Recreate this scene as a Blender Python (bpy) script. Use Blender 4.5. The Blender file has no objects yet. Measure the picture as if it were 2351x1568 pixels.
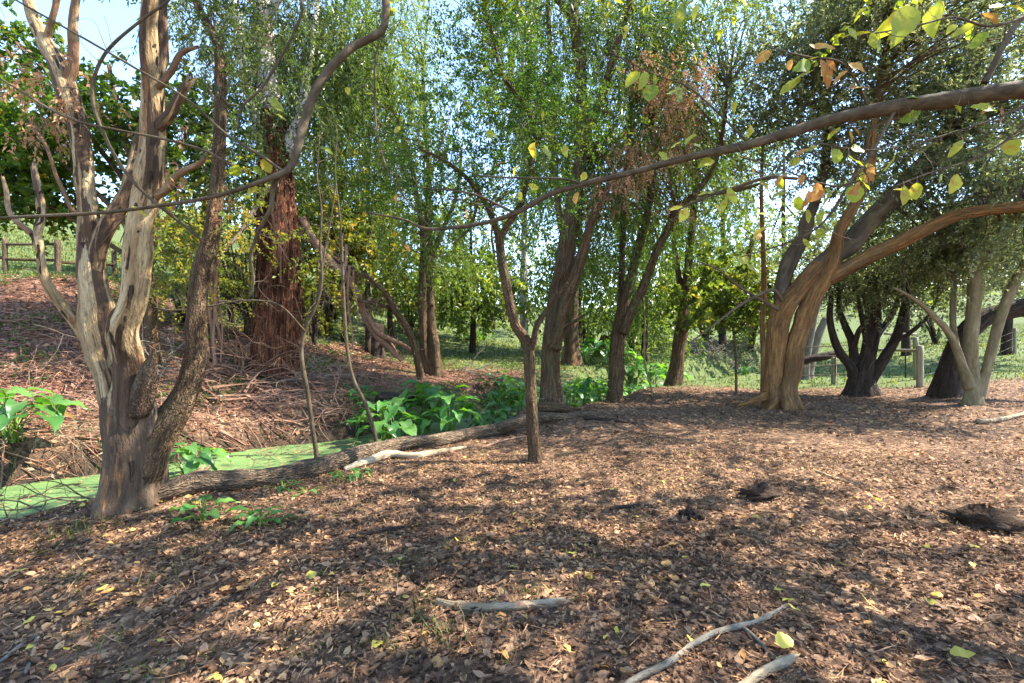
import bpy, math
import numpy as np
from mathutils import Vector, Matrix

# ------------------------------------------------------------------ camera, sky, sun, exposure
SC = bpy.context.scene
C = SC.collection
CAM_Z, FOC = 1.5, 1110.0
cam_d = bpy.data.cameras.new('camera')
cam = bpy.data.objects.new('camera', cam_d)
C.objects.link(cam)
cam_d.sensor_width = 36.0
cam_d.lens = 36.0 * FOC / 2351.0
cam_d.clip_start = 0.05
cam_d.clip_end = 3000
cam.location = (0, 0, CAM_Z)
cam.rotation_euler = (math.radians(90), 0, 0)
SC.camera = cam

SUN_AZ, SUN_EL = math.radians(80), math.radians(50)
SUN_STRENGTH, SKY_STRENGTH, EXPOSURE = 4.0, 0.13, 2.45
world = bpy.data.worlds.new('World')
SC.world = world
world.use_nodes = True
wn = world.node_tree
wn.nodes.clear()
sky = wn.nodes.new('ShaderNodeTexSky')
sky.sky_type = 'NISHITA'
sky.sun_disc = False
sky.sun_elevation = SUN_EL
sky.sun_rotation = SUN_AZ
sky.air_density = 1.0
sky.dust_density = 0.15
sky.ozone_density = 1.8
bg = wn.nodes.new('ShaderNodeBackground')
bg.inputs['Strength'].default_value = SKY_STRENGTH
wo = wn.nodes.new('ShaderNodeOutputWorld')
wn.links.new(sky.outputs[0], bg.inputs['Color'])
wn.links.new(bg.outputs[0], wo.inputs['Surface'])

sun_d = bpy.data.lights.new('sun', 'SUN')
sun_d.energy = SUN_STRENGTH
sun_d.angle = math.radians(0.53)
sun_d.color = (1.0, 0.93, 0.80)
sun = bpy.data.objects.new('sun', sun_d)
C.objects.link(sun)
SUN_DIR = Vector((math.cos(SUN_EL) * math.sin(SUN_AZ), math.cos(SUN_EL) * math.cos(SUN_AZ), math.sin(SUN_EL)))
sun.rotation_euler = (-SUN_DIR).to_track_quat('-Z', 'Y').to_euler()
sun.location = SUN_DIR * 60

SC.view_settings.view_transform = 'Standard'
SC.view_settings.look = 'None'
SC.view_settings.gamma = 1.0
SC.view_settings.use_curve_mapping = False
SC.view_settings.exposure = EXPOSURE
SC.cycles.max_bounces = 6
SC.cycles.diffuse_bounces = 4
SC.cycles.glossy_bounces = 2
SC.cycles.transmission_bounces = 4
SC.cycles.caustics_reflective = False
SC.cycles.caustics_refractive = False
SC.cycles.use_denoising = True

rng = np.random.default_rng(11)
R = lambda a, b, n=None: rng.uniform(a, b, n)

# ------------------------------------------------------------------ helpers
def P(u, v, Y):
    """display pixel (2351 wide) at depth Y -> world point"""
    return np.array([(u - 1175.5) / FOC * Y, Y, CAM_Z - (v - 784) / FOC * Y])

def tag(o, label=None, cat=None, group=None, kind=None):
    if label: o['label'] = label
    if cat: o['category'] = cat
    if group: o['group'] = group
    if kind: o['kind'] = kind
    return o

def empty(name, loc, label=None, cat=None, group=None):
    o = bpy.data.objects.new(name, None)
    o.empty_display_size = 0.1
    C.objects.link(o)
    o.location = tuple(float(a) for a in loc)
    return tag(o, label, cat, group)

def make_mesh(name, V, faces, smooth=True, fattr=None, pvec=None):
    """faces: list of int arrays (n,3) or (n,4)"""
    V = np.asarray(V, dtype=np.float32)
    me = bpy.data.meshes.new(name)
    me.vertices.add(len(V))
    me.vertices.foreach_set('co', V.ravel())
    faces = [np.asarray(f, dtype=np.int32) for f in faces if len(f)]
    loops = np.concatenate([f.ravel() for f in faces])
    tot = np.concatenate([np.full(len(f), f.shape[1], dtype=np.int32) for f in faces])
    start = np.concatenate([[0], np.cumsum(tot)[:-1]]).astype(np.int32)
    me.loops.add(len(loops))
    me.loops.foreach_set('vertex_index', loops)
    me.polygons.add(len(tot))
    me.polygons.foreach_set('loop_start', start)
    me.polygons.foreach_set('loop_total', tot)
    me.polygons.foreach_set('use_smooth', np.full(len(tot), smooth, dtype=bool))
    me.update(calc_edges=True)
    if fattr:
        for k, a in fattr.items():
            at = me.attributes.new(k, 'FLOAT', 'FACE')
            at.data.foreach_set('value', np.asarray(a, dtype=np.float32))
    if pvec:
        for k, a in pvec.items():
            a = np.asarray(a, dtype=np.float32)
            if a.ndim == 1:
                at = me.attributes.new(k, 'FLOAT', 'POINT')
                at.data.foreach_set('value', a)
            else:
                at = me.attributes.new(k, 'FLOAT_VECTOR', 'POINT')
                at.data.foreach_set('vector', a.ravel())
    return me

def link(name, me, mat, parent=None, keep=True):
    o = bpy.data.objects.new(name, me)
    C.objects.link(o)
    if mat is not None and not me.materials:
        me.materials.append(mat)
    if parent is not None:
        o.parent = parent
        if keep:
            o.matrix_parent_inverse = Matrix.Translation(-Vector(parent.location))
    return o

def norm(a):
    return a / np.maximum(np.linalg.norm(a, axis=-1, keepdims=True), 1e-9)

# ------------------------------------------------------------------ terrain
CREEK = np.array([(-12, 2.2), (-8.4, 3.9), (-6.6, 5.15), (-5.0, 6.9), (-3.75, 8.1), (-2.3, 9.7), (-0.9, 11.6), (0.9, 14.2),
                  (3.6, 17.6), (7.2, 21.3), (10.8, 24.6), (16, 28.5), (24, 32), (36, 36)], dtype=float)
WATER_Z = -0.45

def creek_d(x, y):
    """distance to the creek's centre line; sign + on the camera's bank"""
    p = np.stack([x, y], -1)
    best = np.full(x.shape, 1e9)
    side = np.ones(x.shape)
    for a, b in zip(CREEK[:-1], CREEK[1:]):
        ab = b - a
        t = np.clip(((p - a) @ ab) / (ab @ ab), 0, 1)
        q = a + t[..., None] * ab
        d = np.linalg.norm(p - q, axis=-1)
        s = np.sign(ab[0] * (p[..., 1] - a[1]) - ab[1] * (p[..., 0] - a[0]))
        m = d < best
        best = np.where(m, d, best)
        side = np.where(m, -s, side)
    return best, side

def gp(u, v, Y):
    q = P(u, v, Y)
    return (q[0], q[1], q[2])

CTRL = [(-14, -8, -.3), (0, -8, 0), (14, -8, 0), (0, 0, 0), (0, 2.5, 0), (-4, 1.5, -.05), (-8, 1.5, -.15), (4, 2, 0), (9, 2, .02), (16, 2, .1), (0, 5, 0), (3, 5, 0), (6, 5, 0),
        (-2, 3.6, 0), (-3.3, 4.3, 0), (-4.9, 3.9, -.1), (2, 9, 0), (5, 9, 0), (8.5, 8, 0), (3.5, 12, 0), (7, 12, 0), (10, 12, .02), (14, 8, .1), (1, 7.5, 0), (-1.2, 6.2, 0),
        (6, 15, 0), (9, 18, 0), (12, 15, .02), (16, 14, .3), (14, 22, .1),
        gp(0, 905, 8.6), gp(0, 700, 12), gp(100, 640, 14), gp(133, 636, 16.6), gp(300, 905, 9.5), gp(400, 830, 11), gp(450, 770, 13), gp(640, 852, 12), gp(550, 722, 17),
        gp(900, 925, 11.2), gp(995, 862, 15), gp(900, 830, 17), gp(1100, 832, 20), gp(850, 782, 22), gp(1300, 822, 22), gp(620, 620, 30), gp(200, 520, 40), gp(1100, 772, 36),
        gp(1450, 812, 29), gp(1640, 786, 30), gp(1760, 800, 29), gp(1900, 815, 30), gp(2000, 710, 52), gp(2351, 745, 36), gp(2200, 800, 24), gp(2400, 830, 20),
        gp(-300, 700, 12), gp(-300, 560, 22), gp(760, 900, 10.5), gp(600, 960, 9.2), gp(450, 985, 8.2), gp(1200, 850, 17.5),
        (0, 100, 6), (-60, 90, 26), (80, 100, 13), (0, 300, 14), (-300, 250, 40), (300, 250, 25), (-60, 0, 4), (-25, 6, 3.0), (60, 0, 1), (-200, -50, 5), (200, -50, 5), (0, -60, 0)]
CT = np.array(CTRL, dtype=float)
def _phi(r): return np.sqrt(r * r + 1.0)
_n = len(CT)
_A = np.zeros((_n + 3, _n + 3))
_A[:_n, :_n] = _phi(np.linalg.norm(CT[:, None, :2] - CT[None, :, :2], axis=-1)) - np.eye(_n) * 0.02
_A[:_n, _n] = 1; _A[_n, :_n] = 1
_A[:_n, _n + 1:] = CT[:, :2]; _A[_n + 1:, :_n] = CT[:, :2].T
_w = np.linalg.solve(_A, np.concatenate([CT[:, 2], [0, 0, 0]]))

def base_h(x, y):
    out = _w[_n] + _w[_n + 1] * x + _w[_n + 2] * y
    for i in range(_n):
        out = out + _w[i] * _phi(np.hypot(x - CT[i, 0], y - CT[i, 1]))
    return out

_wv = [(R(.8, 5.5), R(0, 6.28), R(0, 6.28)) for _ in range(14)]
def zh(x, y):
    x = np.asarray(x, dtype=float); y = np.asarray(y, dtype=float)
    z = base_h(x, y)
    d, s = creek_d(x, y)
    wob = 0.12 * np.sin(1.7 * x + 1.1 * y) + 0.08 * np.sin(3.3 * x - 2.3 * y)
    hw = 0.8 + wob
    wn_ = np.where(s > 0, 1.7, 0.75)
    t = np.clip((d - hw) / wn_, 0, 1)
    t = np.where(s > 0, t * t * (3 - 2 * t), t ** 0.7)
    z = (WATER_Z - 0.18) * (1 - t) + z * t
    b = np.zeros_like(z)
    for f, a, ph in _wv:
        b += np.sin(f * (x * math.cos(a) + y * math.sin(a)) + ph) / f
    return z + 0.016 * b

def zh1(x, y):
    return float(zh(np.array([x]), np.array([y]))[0])

def ground_normal(x, y, e=0.06):
    dx = (zh(x + e, y) - zh(x - e, y)) / (2 * e)
    dy = (zh(x, y + e) - zh(x, y - e)) / (2 * e)
    return norm(np.stack([-dx, -dy, np.ones_like(dx)], -1))

def smooth(a, b, x):
    t = np.clip((x - a) / (b - a), 0, 1)
    return t * t * (3 - 2 * t)

def pnoise(x, y, f, seed):
    r_ = np.random.default_rng(seed)
    o = np.zeros_like(x)
    for k in range(7):
        a, ph, ff = r_.uniform(0, 6.28), r_.uniform(0, 6.28), f * r_.uniform(.6, 1.8)
        o = o + np.sin(ff * (x * math.cos(a) + y * math.sin(a)) + ph + 1.3 * np.sin(ff * .6 * (y * math.cos(a) - x * math.sin(a)) + ph * 2))
    return o / 4.0

def grass_mask(x, y):
    d, s = creek_d(x, y)
    far = (s < 0)
    u = x / np.maximum(y, .5)
    left = smooth(13.8, 16.5, y - 0.15 * (x + 14)) * (x < -6.5)
    cen = far * smooth(15.5, 19, y) * (u > -.30) * smooth(36, 27, y)
    rt = (~far) * smooth(14.0, 17.5, y + .4 * pnoise(x, y, .8, 5)) * 0.9
    nearb = (~far) * smooth(2.3, 1.2, d) * smooth(11, 15, y) * .8
    mid = far * 0.7 * smooth(-.1, .7, pnoise(x, y, 1.1, 3)) * (u > -.62) * (y < 18)
    hill = smooth(26, 34, y)
    return np.clip(np.maximum.reduce([left, cen * .9, rt, nearb, mid, hill]), 0, 1)

# ------------------------------------------------------------------ materials
def new_mat(name):
    m = bpy.data.materials.new(name)
    m.use_nodes = True
    nt = m.node_tree
    nt.nodes.clear()
    return m, nt

def nd(nt, typ, **kw):
    n = nt.nodes.new(typ)
    for k, v in kw.items():
        if k.startswith('i_'):
            n.inputs[k[2:].replace('_', ' ')].default_value = v
        else:
            setattr(n, k, v)
    return n

def ramp(nt, fac, stops, interp='LINEAR'):
    r = nt.nodes.new('ShaderNodeValToRGB')
    r.color_ramp.interpolation = interp
    el = r.color_ramp.elements
    while len(el) < len(stops):
        el.new(0.5)
    for e, (p, c) in zip(el, stops):
        e.position = p
        e.color = (c[0], c[1], c[2], 1)
    nt.links.new(fac, r.inputs[0])
    return r.outputs[0]

def mixc(nt, fac, a, b, blend='MIX'):
    m = nt.nodes.new('ShaderNodeMix')
    m.data_type = 'RGBA'
    m.blend_type = blend
    for sock, val in ((m.inputs[0], fac), (m.inputs[6], a), (m.inputs[7], b)):
        if hasattr(val, 'is_output'):
            nt.links.new(val, sock)
        elif isinstance(val, (int, float)):
            sock.default_value = val
        else:
            sock.default_value = (val[0], val[1], val[2], 1)
    return m.outputs[2]

def noise(nt, vec, scale, detail=4, rough=.55, dist=0.0):
    n = nd(nt, 'ShaderNodeTexNoise')
    n.inputs['Scale'].default_value = scale
    n.inputs['Detail'].default_value = detail
    n.inputs['Roughness'].default_value = rough
    n.inputs['Distortion'].default_value = dist
    nt.links.new(vec, n.inputs['Vector'])
    return n.outputs['Fac']

def mapping(nt, vec, scale, loc=(0, 0, 0)):
    m = nd(nt, 'ShaderNodeMapping')
    m.inputs['Scale'].default_value = scale
    m.inputs['Location'].default_value = loc
    nt.links.new(vec, m.inputs['Vector'])
    return m.outputs[0]

def leaf_mat(name, stops, transl=0.45, rough=0.45, spec=0.35, tcol=(1.15, 1.2, .55), spots=None):
    m, nt = new_mat(name)
    if stops[0][1][1] > stops[0][1][0] * 1.2 and not name.startswith(('leaf_arum', 'leaf_olive')):
        stops = [(p_, (c_[0] * 1.22, c_[1] * 1.05, c_[2] * .8)) for p_, c_ in stops]
    at = nd(nt, 'ShaderNodeAttribute', attribute_name='rnd')
    col = ramp(nt, at.outputs['Fac'], stops)
    geo = nd(nt, 'ShaderNodeNewGeometry')
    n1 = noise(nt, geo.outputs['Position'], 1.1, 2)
    shade = ramp(nt, n1, [(.3, (.6, .63, .6)), (.7, (1.38, 1.33, 1.15))])  # random leaf tone, widened to paint sunlit and shadowed clumps into the colour
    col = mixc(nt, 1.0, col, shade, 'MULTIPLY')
    if spots is not None:
        ob = nd(nt, 'ShaderNodeTexCoord')
        n2 = noise(nt, ob.outputs['Object'], 3.2, 6, .7)
        col = mixc(nt, ramp(nt, n2, [(.5, (0, 0, 0)), (.66, (1, 1, 1))]), col, spots)
    p = nd(nt, 'ShaderNodeBsdfPrincipled')
    p.inputs['Roughness'].default_value = rough
    p.inputs['Specular IOR Level'].default_value = spec
    nt.links.new(col, p.inputs['Base Color'])
    t = nd(nt, 'ShaderNodeBsdfTranslucent')
    nt.links.new(mixc(nt, 1.0, col, tcol, 'MULTIPLY'), t.inputs['Color'])
    mx = nd(nt, 'ShaderNodeMixShader')
    mx.inputs[0].default_value = transl
    nt.links.new(p.outputs[0], mx.inputs[1])
    nt.links.new(t.outputs[0], mx.inputs[2])
    o = nd(nt, 'ShaderNodeOutputMaterial')
    nt.links.new(mx.outputs[0], o.inputs['Surface'])
    return m

def bark_mat(name, stops, scale=9, stretch=.16, bump=.6, patch=None, patch_scale=3, patch_rng=(.5, .62), patch_stretch=.4, rough=.85, moss=None, crack=None, furrow=0, lower=None, zr=(.7, 1.2)):
    m, nt = new_mat(name)
    at = nd(nt, 'ShaderNodeAttribute', attribute_name='bk')
    vec = at.outputs['Vector']
    v1 = mapping(nt, vec, (scale, scale, scale * stretch))
    n1 = noise(nt, v1, 1.0, 7, .62, .4)
    n2 = noise(nt, mapping(nt, vec, (scale * 3.2, scale * 3.2, scale * 3.2 * max(stretch, .3))), 1.0, 4)
    col = ramp(nt, n1, stops)
    col = mixc(nt, .55, col, ramp(nt, n2, [(.3, (.55, .55, .55)), (.7, (1.35, 1.3, 1.25))]), 'MULTIPLY')
    if patch is not None:
        n3 = noise(nt, mapping(nt, vec, (patch_scale, patch_scale, patch_scale * patch_stretch), (3, 7, 1)), 1.0, 5, .6, .6)
        f = ramp(nt, n3, [(patch_rng[0], (0, 0, 0)), (patch_rng[1], (1, 1, 1))])
        pc = ramp(nt, n1, patch)
        col = mixc(nt, f, col, pc)
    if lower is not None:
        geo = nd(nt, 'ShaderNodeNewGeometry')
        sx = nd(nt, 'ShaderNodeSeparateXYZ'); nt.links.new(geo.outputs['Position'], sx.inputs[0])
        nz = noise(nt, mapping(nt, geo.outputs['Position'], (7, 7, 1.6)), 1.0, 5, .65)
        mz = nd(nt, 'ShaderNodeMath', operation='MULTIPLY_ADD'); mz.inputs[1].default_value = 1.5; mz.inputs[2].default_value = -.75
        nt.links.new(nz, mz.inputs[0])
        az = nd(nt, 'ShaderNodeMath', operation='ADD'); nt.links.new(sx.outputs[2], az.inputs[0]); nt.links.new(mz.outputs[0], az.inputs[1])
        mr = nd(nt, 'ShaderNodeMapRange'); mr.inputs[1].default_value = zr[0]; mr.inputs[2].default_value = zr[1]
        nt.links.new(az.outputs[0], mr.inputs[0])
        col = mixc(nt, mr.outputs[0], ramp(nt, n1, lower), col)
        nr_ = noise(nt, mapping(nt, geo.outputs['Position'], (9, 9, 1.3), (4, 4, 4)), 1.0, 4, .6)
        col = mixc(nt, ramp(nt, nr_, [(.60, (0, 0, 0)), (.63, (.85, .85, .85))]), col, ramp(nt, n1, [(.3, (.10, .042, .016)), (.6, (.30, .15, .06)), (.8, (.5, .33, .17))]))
    if crack is not None:
        n5 = noise(nt, mapping(nt, vec, (scale * 1.4, scale * 1.4, scale * .12), (9, 2, 4)), 1.0, 5, .6, .8)
        f = ramp(nt, n5, [(.485, (0, 0, 0)), (.5, (1, 1, 1)), (.515, (0, 0, 0))])
        col = mixc(nt, f, col, crack)
    if moss is not None:
        n4 = noise(nt, mapping(nt, vec, (6, 6, 3), (1, 5, 8)), 1.0, 5)
        f = ramp(nt, n4, [(.52, (0, 0, 0)), (.68, (.7, .7, .7))])
        col = mixc(nt, f, col, moss)
    p = nd(nt, 'ShaderNodeBsdfPrincipled')
    p.inputs['Roughness'].default_value = rough
    p.inputs['Specular IOR Level'].default_value = .2
    nt.links.new(col, p.inputs['Base Color'])
    b = nd(nt, 'ShaderNodeBump')
    b.inputs['Strength'].default_value = bump
    b.inputs['Distance'].default_value = .03
    hm = nd(nt, 'ShaderNodeMath', operation='ADD')
    nt.links.new(n1, hm.inputs[0]); nt.links.new(n2, hm.inputs[1])
    if furrow:
        vo = nd(nt, 'ShaderNodeTexVoronoi', feature='DISTANCE_TO_EDGE')
        vo.inputs['Scale'].default_value = 1.0
        wv_ = nd(nt, 'ShaderNodeTexNoise'); wv_.inputs['Scale'].default_value = 14
        nt.links.new(vec, wv_.inputs['Vector'])
        sc_ = nd(nt, 'ShaderNodeVectorMath', operation='SCALE'); sc_.inputs['Scale'].default_value = .06
        nt.links.new(wv_.outputs['Color'], sc_.inputs[0])
        ad_ = nd(nt, 'ShaderNodeVectorMath', operation='ADD')
        nt.links.new(vec, ad_.inputs[0]); nt.links.new(sc_.outputs[0], ad_.inputs[1])
        nt.links.new(mapping(nt, ad_.outputs[0], (furrow, furrow, furrow * .13)), vo.inputs['Vector'])
        fr_ = ramp(nt, vo.outputs['Distance'], [(.0, (0, 0, 0)), (.3, (1, 1, 1))])
        hm2 = nd(nt, 'ShaderNodeMath', operation='ADD')
        nt.links.new(hm.outputs[0], hm2.inputs[0]); nt.links.new(fr_, hm2.inputs[1])
        hm = hm2
        col = mixc(nt, fr_, mixc(nt, 1.0, col, (.72, .69, .66), 'MULTIPLY'), col)
        nt.links.new(col, p.inputs['Base Color'])
    nt.links.new(hm.outputs[0], b.inputs['Height'])
    nt.links.new(b.outputs[0], p.inputs['Normal'])
    o = nd(nt, 'ShaderNodeOutputMaterial')
    nt.links.new(p.outputs[0], o.inputs['Surface'])
    return m

BARK = {
    'willow': bark_mat('bark_willow', [(.3, (.05, .030, .016)), (.5, (.145, .088, .047)), (.72, (.28, .185, .105))], 22, .12, 1.0, moss=(.12, .115, .055), furrow=46),
    'dark': bark_mat('bark_dark', [(.3, (.02, .015, .012)), (.5, (.07, .05, .04)), (.75, (.13, .095, .07))], 18, .12, .9, furrow=50),
    'tan': bark_mat('bark_tan', [(.25, (.075, .038, .015)), (.5, (.19, .098, .036)), (.75, (.32, .18, .07))], 5, .22, .6, patch=[(.3, (.08, .054, .028)), (.7, (.18, .125, .065))], patch_scale=2.6, patch_rng=(.52, .66), furrow=14, crack=(.07, .045, .03)),
    'tandark': bark_mat('bark_tan_dark', [(.25, (.035, .025, .018)), (.5, (.075, .055, .036)), (.75, (.15, .11, .07))], 6, .22, .45, patch=[(.3, (.10, .07, .04)), (.7, (.2, .14, .08))], patch_scale=1.6, patch_rng=(.55, .68)),
    'pale': bark_mat('bark_pale', [(.25, (.10, .08, .042)), (.5, (.19, .15, .085)), (.75, (.29, .24, .15))], 6, .35, .45, moss=(.13, .13, .055), crack=(.12, .09, .06)),
    'dead': bark_mat('bark_dead', [(.28, (.10, .062, .033)), (.5, (.22, .15, .085)), (.75, (.33, .25, .155))], 8, .08, 1.0, patch=[(.3, (.07, .038, .022)), (.6, (.18, .10, .057)), (.8, (.27, .17, .10))], patch_scale=4.4, patch_rng=(.47, .51), patch_stretch=.3, crack=(.12, .07, .04)),
    'deadpale': bark_mat('bark_dead_pale', [(.28, (.17, .12, .07)), (.5, (.36, .28, .175)), (.75, (.50, .42, .29))], 8, .06, .9, patch=[(.3, (.13, .075, .045)), (.7, (.33, .21, .13))], patch_scale=3.6, patch_rng=(.53, .57), patch_stretch=.16, crack=(.10, .06, .035)),
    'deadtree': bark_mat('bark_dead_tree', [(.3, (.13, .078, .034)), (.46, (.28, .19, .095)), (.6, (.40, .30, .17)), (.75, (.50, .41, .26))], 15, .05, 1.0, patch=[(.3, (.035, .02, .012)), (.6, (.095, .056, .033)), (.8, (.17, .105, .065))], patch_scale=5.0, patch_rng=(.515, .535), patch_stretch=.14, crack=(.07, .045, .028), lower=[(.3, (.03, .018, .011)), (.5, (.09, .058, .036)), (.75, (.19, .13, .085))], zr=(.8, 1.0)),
    'rotten': bark_mat('bark_rotten', [(.28, (.06, .038, .024)), (.5, (.145, .095, .06)), (.75, (.26, .185, .125))], 14, .16, 1.0, patch=[(.3, (.12, .05, .02)), (.55, (.32, .17, .075)), (.8, (.50, .34, .19))], patch_scale=5.2, patch_rng=(.54, .58), patch_stretch=.16, furrow=64),
    'log': bark_mat('bark_log', [(.3, (.06, .04, .026)), (.5, (.165, .118, .078)), (.75, (.31, .235, .16))], 18, .1, 1.0, patch=[(.3, (.24, .15, .08)), (.7, (.46, .34, .21))], patch_scale=3.4, patch_rng=(.6, .64), patch_stretch=.2, furrow=44),
    'stringy': bark_mat('bark_stringy', [(.3, (.025, .009, .005)), (.48, (.14, .052, .027)), (.62, (.28, .12, .065)), (.8, (.46, .25, .15))], 30, .04, 1.0, rough=.9, furrow=30),
    'gum': bark_mat('bark_gum', [(.3, (.34, .29, .25)), (.5, (.52, .47, .42)), (.75, (.66, .62, .57))], 3, .4, .2, patch=[(.3, (.25, .14, .10)), (.7, (.36, .25, .2))], patch_scale=1.2, patch_rng=(.56, .64)),
    'smooth': bark_mat('bark_smooth', [(.25, (.03, .021, .012)), (.5, (.068, .048, .028)), (.75, (.125, .092, .058))], 14, .5, .3, moss=(.11, .095, .06)),
    'twig': bark_mat('bark_twig', [(.3, (.05, .035, .022)), (.7, (.15, .105, .07))], 20, .3, .2),
    'stick': bark_mat('bark_stick', [(.25, (.13, .095, .055)), (.5, (.27, .205, .13)), (.75, (.42, .34, .23))], 14, .1, .9, patch=[(.3, (.12, .07, .04)), (.7, (.25, .16, .1))], patch_scale=6, patch_rng=(.56, .62)),
    'greystick': bark_mat('bark_grey_stick', [(.25, (.09, .075, .055)), (.5, (.18, .155, .12)), (.75, (.31, .285, .235))], 22, .2, .8),
    'redstrip': bark_mat('bark_strip', [(.25, (.10, .048, .03)), (.5, (.23, .125, .08)), (.75, (.40, .27, .2))], 20, .06, .5),
    'soil': bark_mat('clod_soil', [(.3, (.03, .018, .012)), (.5, (.07, .042, .027)), (.75, (.14, .09, .06))], 22, 1.0, 1.0),
    'post': bark_mat('weathered_timber', [(.25, (.14, .125, .085)), (.5, (.24, .22, .155)), (.75, (.34, .32, .25))], 14, .08, .5, moss=(.18, .2, .1)),
}

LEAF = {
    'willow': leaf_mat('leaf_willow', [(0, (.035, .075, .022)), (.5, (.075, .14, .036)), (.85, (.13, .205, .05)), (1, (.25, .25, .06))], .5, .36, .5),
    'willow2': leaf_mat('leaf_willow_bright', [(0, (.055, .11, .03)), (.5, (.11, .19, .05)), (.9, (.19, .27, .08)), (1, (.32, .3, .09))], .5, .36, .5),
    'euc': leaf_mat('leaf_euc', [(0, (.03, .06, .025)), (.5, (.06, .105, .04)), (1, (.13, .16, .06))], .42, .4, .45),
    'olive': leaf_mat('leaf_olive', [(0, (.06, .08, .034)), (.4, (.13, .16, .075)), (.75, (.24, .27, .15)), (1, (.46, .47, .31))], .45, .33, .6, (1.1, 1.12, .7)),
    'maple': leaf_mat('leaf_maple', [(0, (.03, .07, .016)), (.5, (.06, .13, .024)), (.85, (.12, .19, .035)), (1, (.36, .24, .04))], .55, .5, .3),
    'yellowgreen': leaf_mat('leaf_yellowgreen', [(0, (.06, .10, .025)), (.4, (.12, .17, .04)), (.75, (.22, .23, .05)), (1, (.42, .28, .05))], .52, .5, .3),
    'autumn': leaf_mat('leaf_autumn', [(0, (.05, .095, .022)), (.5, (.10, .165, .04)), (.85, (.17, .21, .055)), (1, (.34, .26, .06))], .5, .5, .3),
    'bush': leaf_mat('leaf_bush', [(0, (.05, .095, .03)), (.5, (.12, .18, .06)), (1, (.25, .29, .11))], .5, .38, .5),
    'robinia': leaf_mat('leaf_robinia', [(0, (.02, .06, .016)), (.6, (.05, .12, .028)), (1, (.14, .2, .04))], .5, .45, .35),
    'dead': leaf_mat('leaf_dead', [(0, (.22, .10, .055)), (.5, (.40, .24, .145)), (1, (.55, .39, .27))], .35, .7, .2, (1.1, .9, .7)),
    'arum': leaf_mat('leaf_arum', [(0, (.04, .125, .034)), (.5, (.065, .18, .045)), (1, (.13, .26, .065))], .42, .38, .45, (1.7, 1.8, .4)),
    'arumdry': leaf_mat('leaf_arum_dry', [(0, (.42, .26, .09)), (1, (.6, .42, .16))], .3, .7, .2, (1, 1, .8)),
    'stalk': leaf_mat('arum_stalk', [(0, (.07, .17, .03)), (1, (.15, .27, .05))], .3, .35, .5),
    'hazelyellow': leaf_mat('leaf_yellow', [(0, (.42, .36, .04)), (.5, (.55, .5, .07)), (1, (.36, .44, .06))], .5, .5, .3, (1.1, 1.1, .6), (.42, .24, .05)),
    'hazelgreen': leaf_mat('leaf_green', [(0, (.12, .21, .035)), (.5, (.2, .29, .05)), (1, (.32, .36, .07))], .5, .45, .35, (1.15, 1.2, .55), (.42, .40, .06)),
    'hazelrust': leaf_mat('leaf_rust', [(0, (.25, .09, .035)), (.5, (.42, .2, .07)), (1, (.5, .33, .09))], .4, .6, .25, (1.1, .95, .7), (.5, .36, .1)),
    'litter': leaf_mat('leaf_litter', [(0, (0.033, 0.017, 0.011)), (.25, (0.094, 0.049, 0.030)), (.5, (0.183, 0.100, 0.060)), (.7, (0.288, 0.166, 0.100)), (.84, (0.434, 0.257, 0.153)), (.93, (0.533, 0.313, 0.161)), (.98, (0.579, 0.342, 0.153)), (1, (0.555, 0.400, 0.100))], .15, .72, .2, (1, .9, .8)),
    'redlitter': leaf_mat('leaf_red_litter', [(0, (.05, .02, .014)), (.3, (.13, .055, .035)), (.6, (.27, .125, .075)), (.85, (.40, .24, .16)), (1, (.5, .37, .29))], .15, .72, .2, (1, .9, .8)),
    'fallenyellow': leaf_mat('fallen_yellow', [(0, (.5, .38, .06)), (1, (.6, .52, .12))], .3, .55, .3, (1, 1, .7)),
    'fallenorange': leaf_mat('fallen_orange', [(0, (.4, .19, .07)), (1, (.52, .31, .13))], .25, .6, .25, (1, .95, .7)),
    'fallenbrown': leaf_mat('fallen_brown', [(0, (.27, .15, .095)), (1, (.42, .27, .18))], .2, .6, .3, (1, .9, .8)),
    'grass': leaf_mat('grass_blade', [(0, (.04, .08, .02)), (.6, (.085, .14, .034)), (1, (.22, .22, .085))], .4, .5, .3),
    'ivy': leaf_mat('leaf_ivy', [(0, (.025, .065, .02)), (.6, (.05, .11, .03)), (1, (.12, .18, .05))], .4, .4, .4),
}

# ------------------------------------------------------------------ ground
def axis(parts):
    out = [parts[0][0]]
    for a, b, s in parts:
        n = max(1, int(round((b - a) / s)))
        out += list(np.linspace(a, b, n + 1)[1:])
    return np.array(out)

xs_pos = axis([(0, 9, .13), (9, 14, .25), (14, 30, .8), (30, 80, 4), (80, 300, 22), (300, 900, 100)])
xs = np.concatenate([-xs_pos[:0:-1], xs_pos])
ys = axis([(-60, -8, 6), (-8, 1.6, .5), (1.6, 13, .12), (13, 22, .26), (22, 45, .7), (45, 120, 5), (120, 900, 60)])
GX, GY = np.meshgrid(xs, ys)
GZ = zh(GX.ravel(), GY.ravel()).reshape(GX.shape)
nx, ny = len(xs), len(ys)
idx = np.arange(nx * ny).reshape(ny, nx)
gq = np.stack([idx[:-1, :-1], idx[:-1, 1:], idx[1:, 1:], idx[1:, :-1]], -1).reshape(-1, 4)

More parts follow.
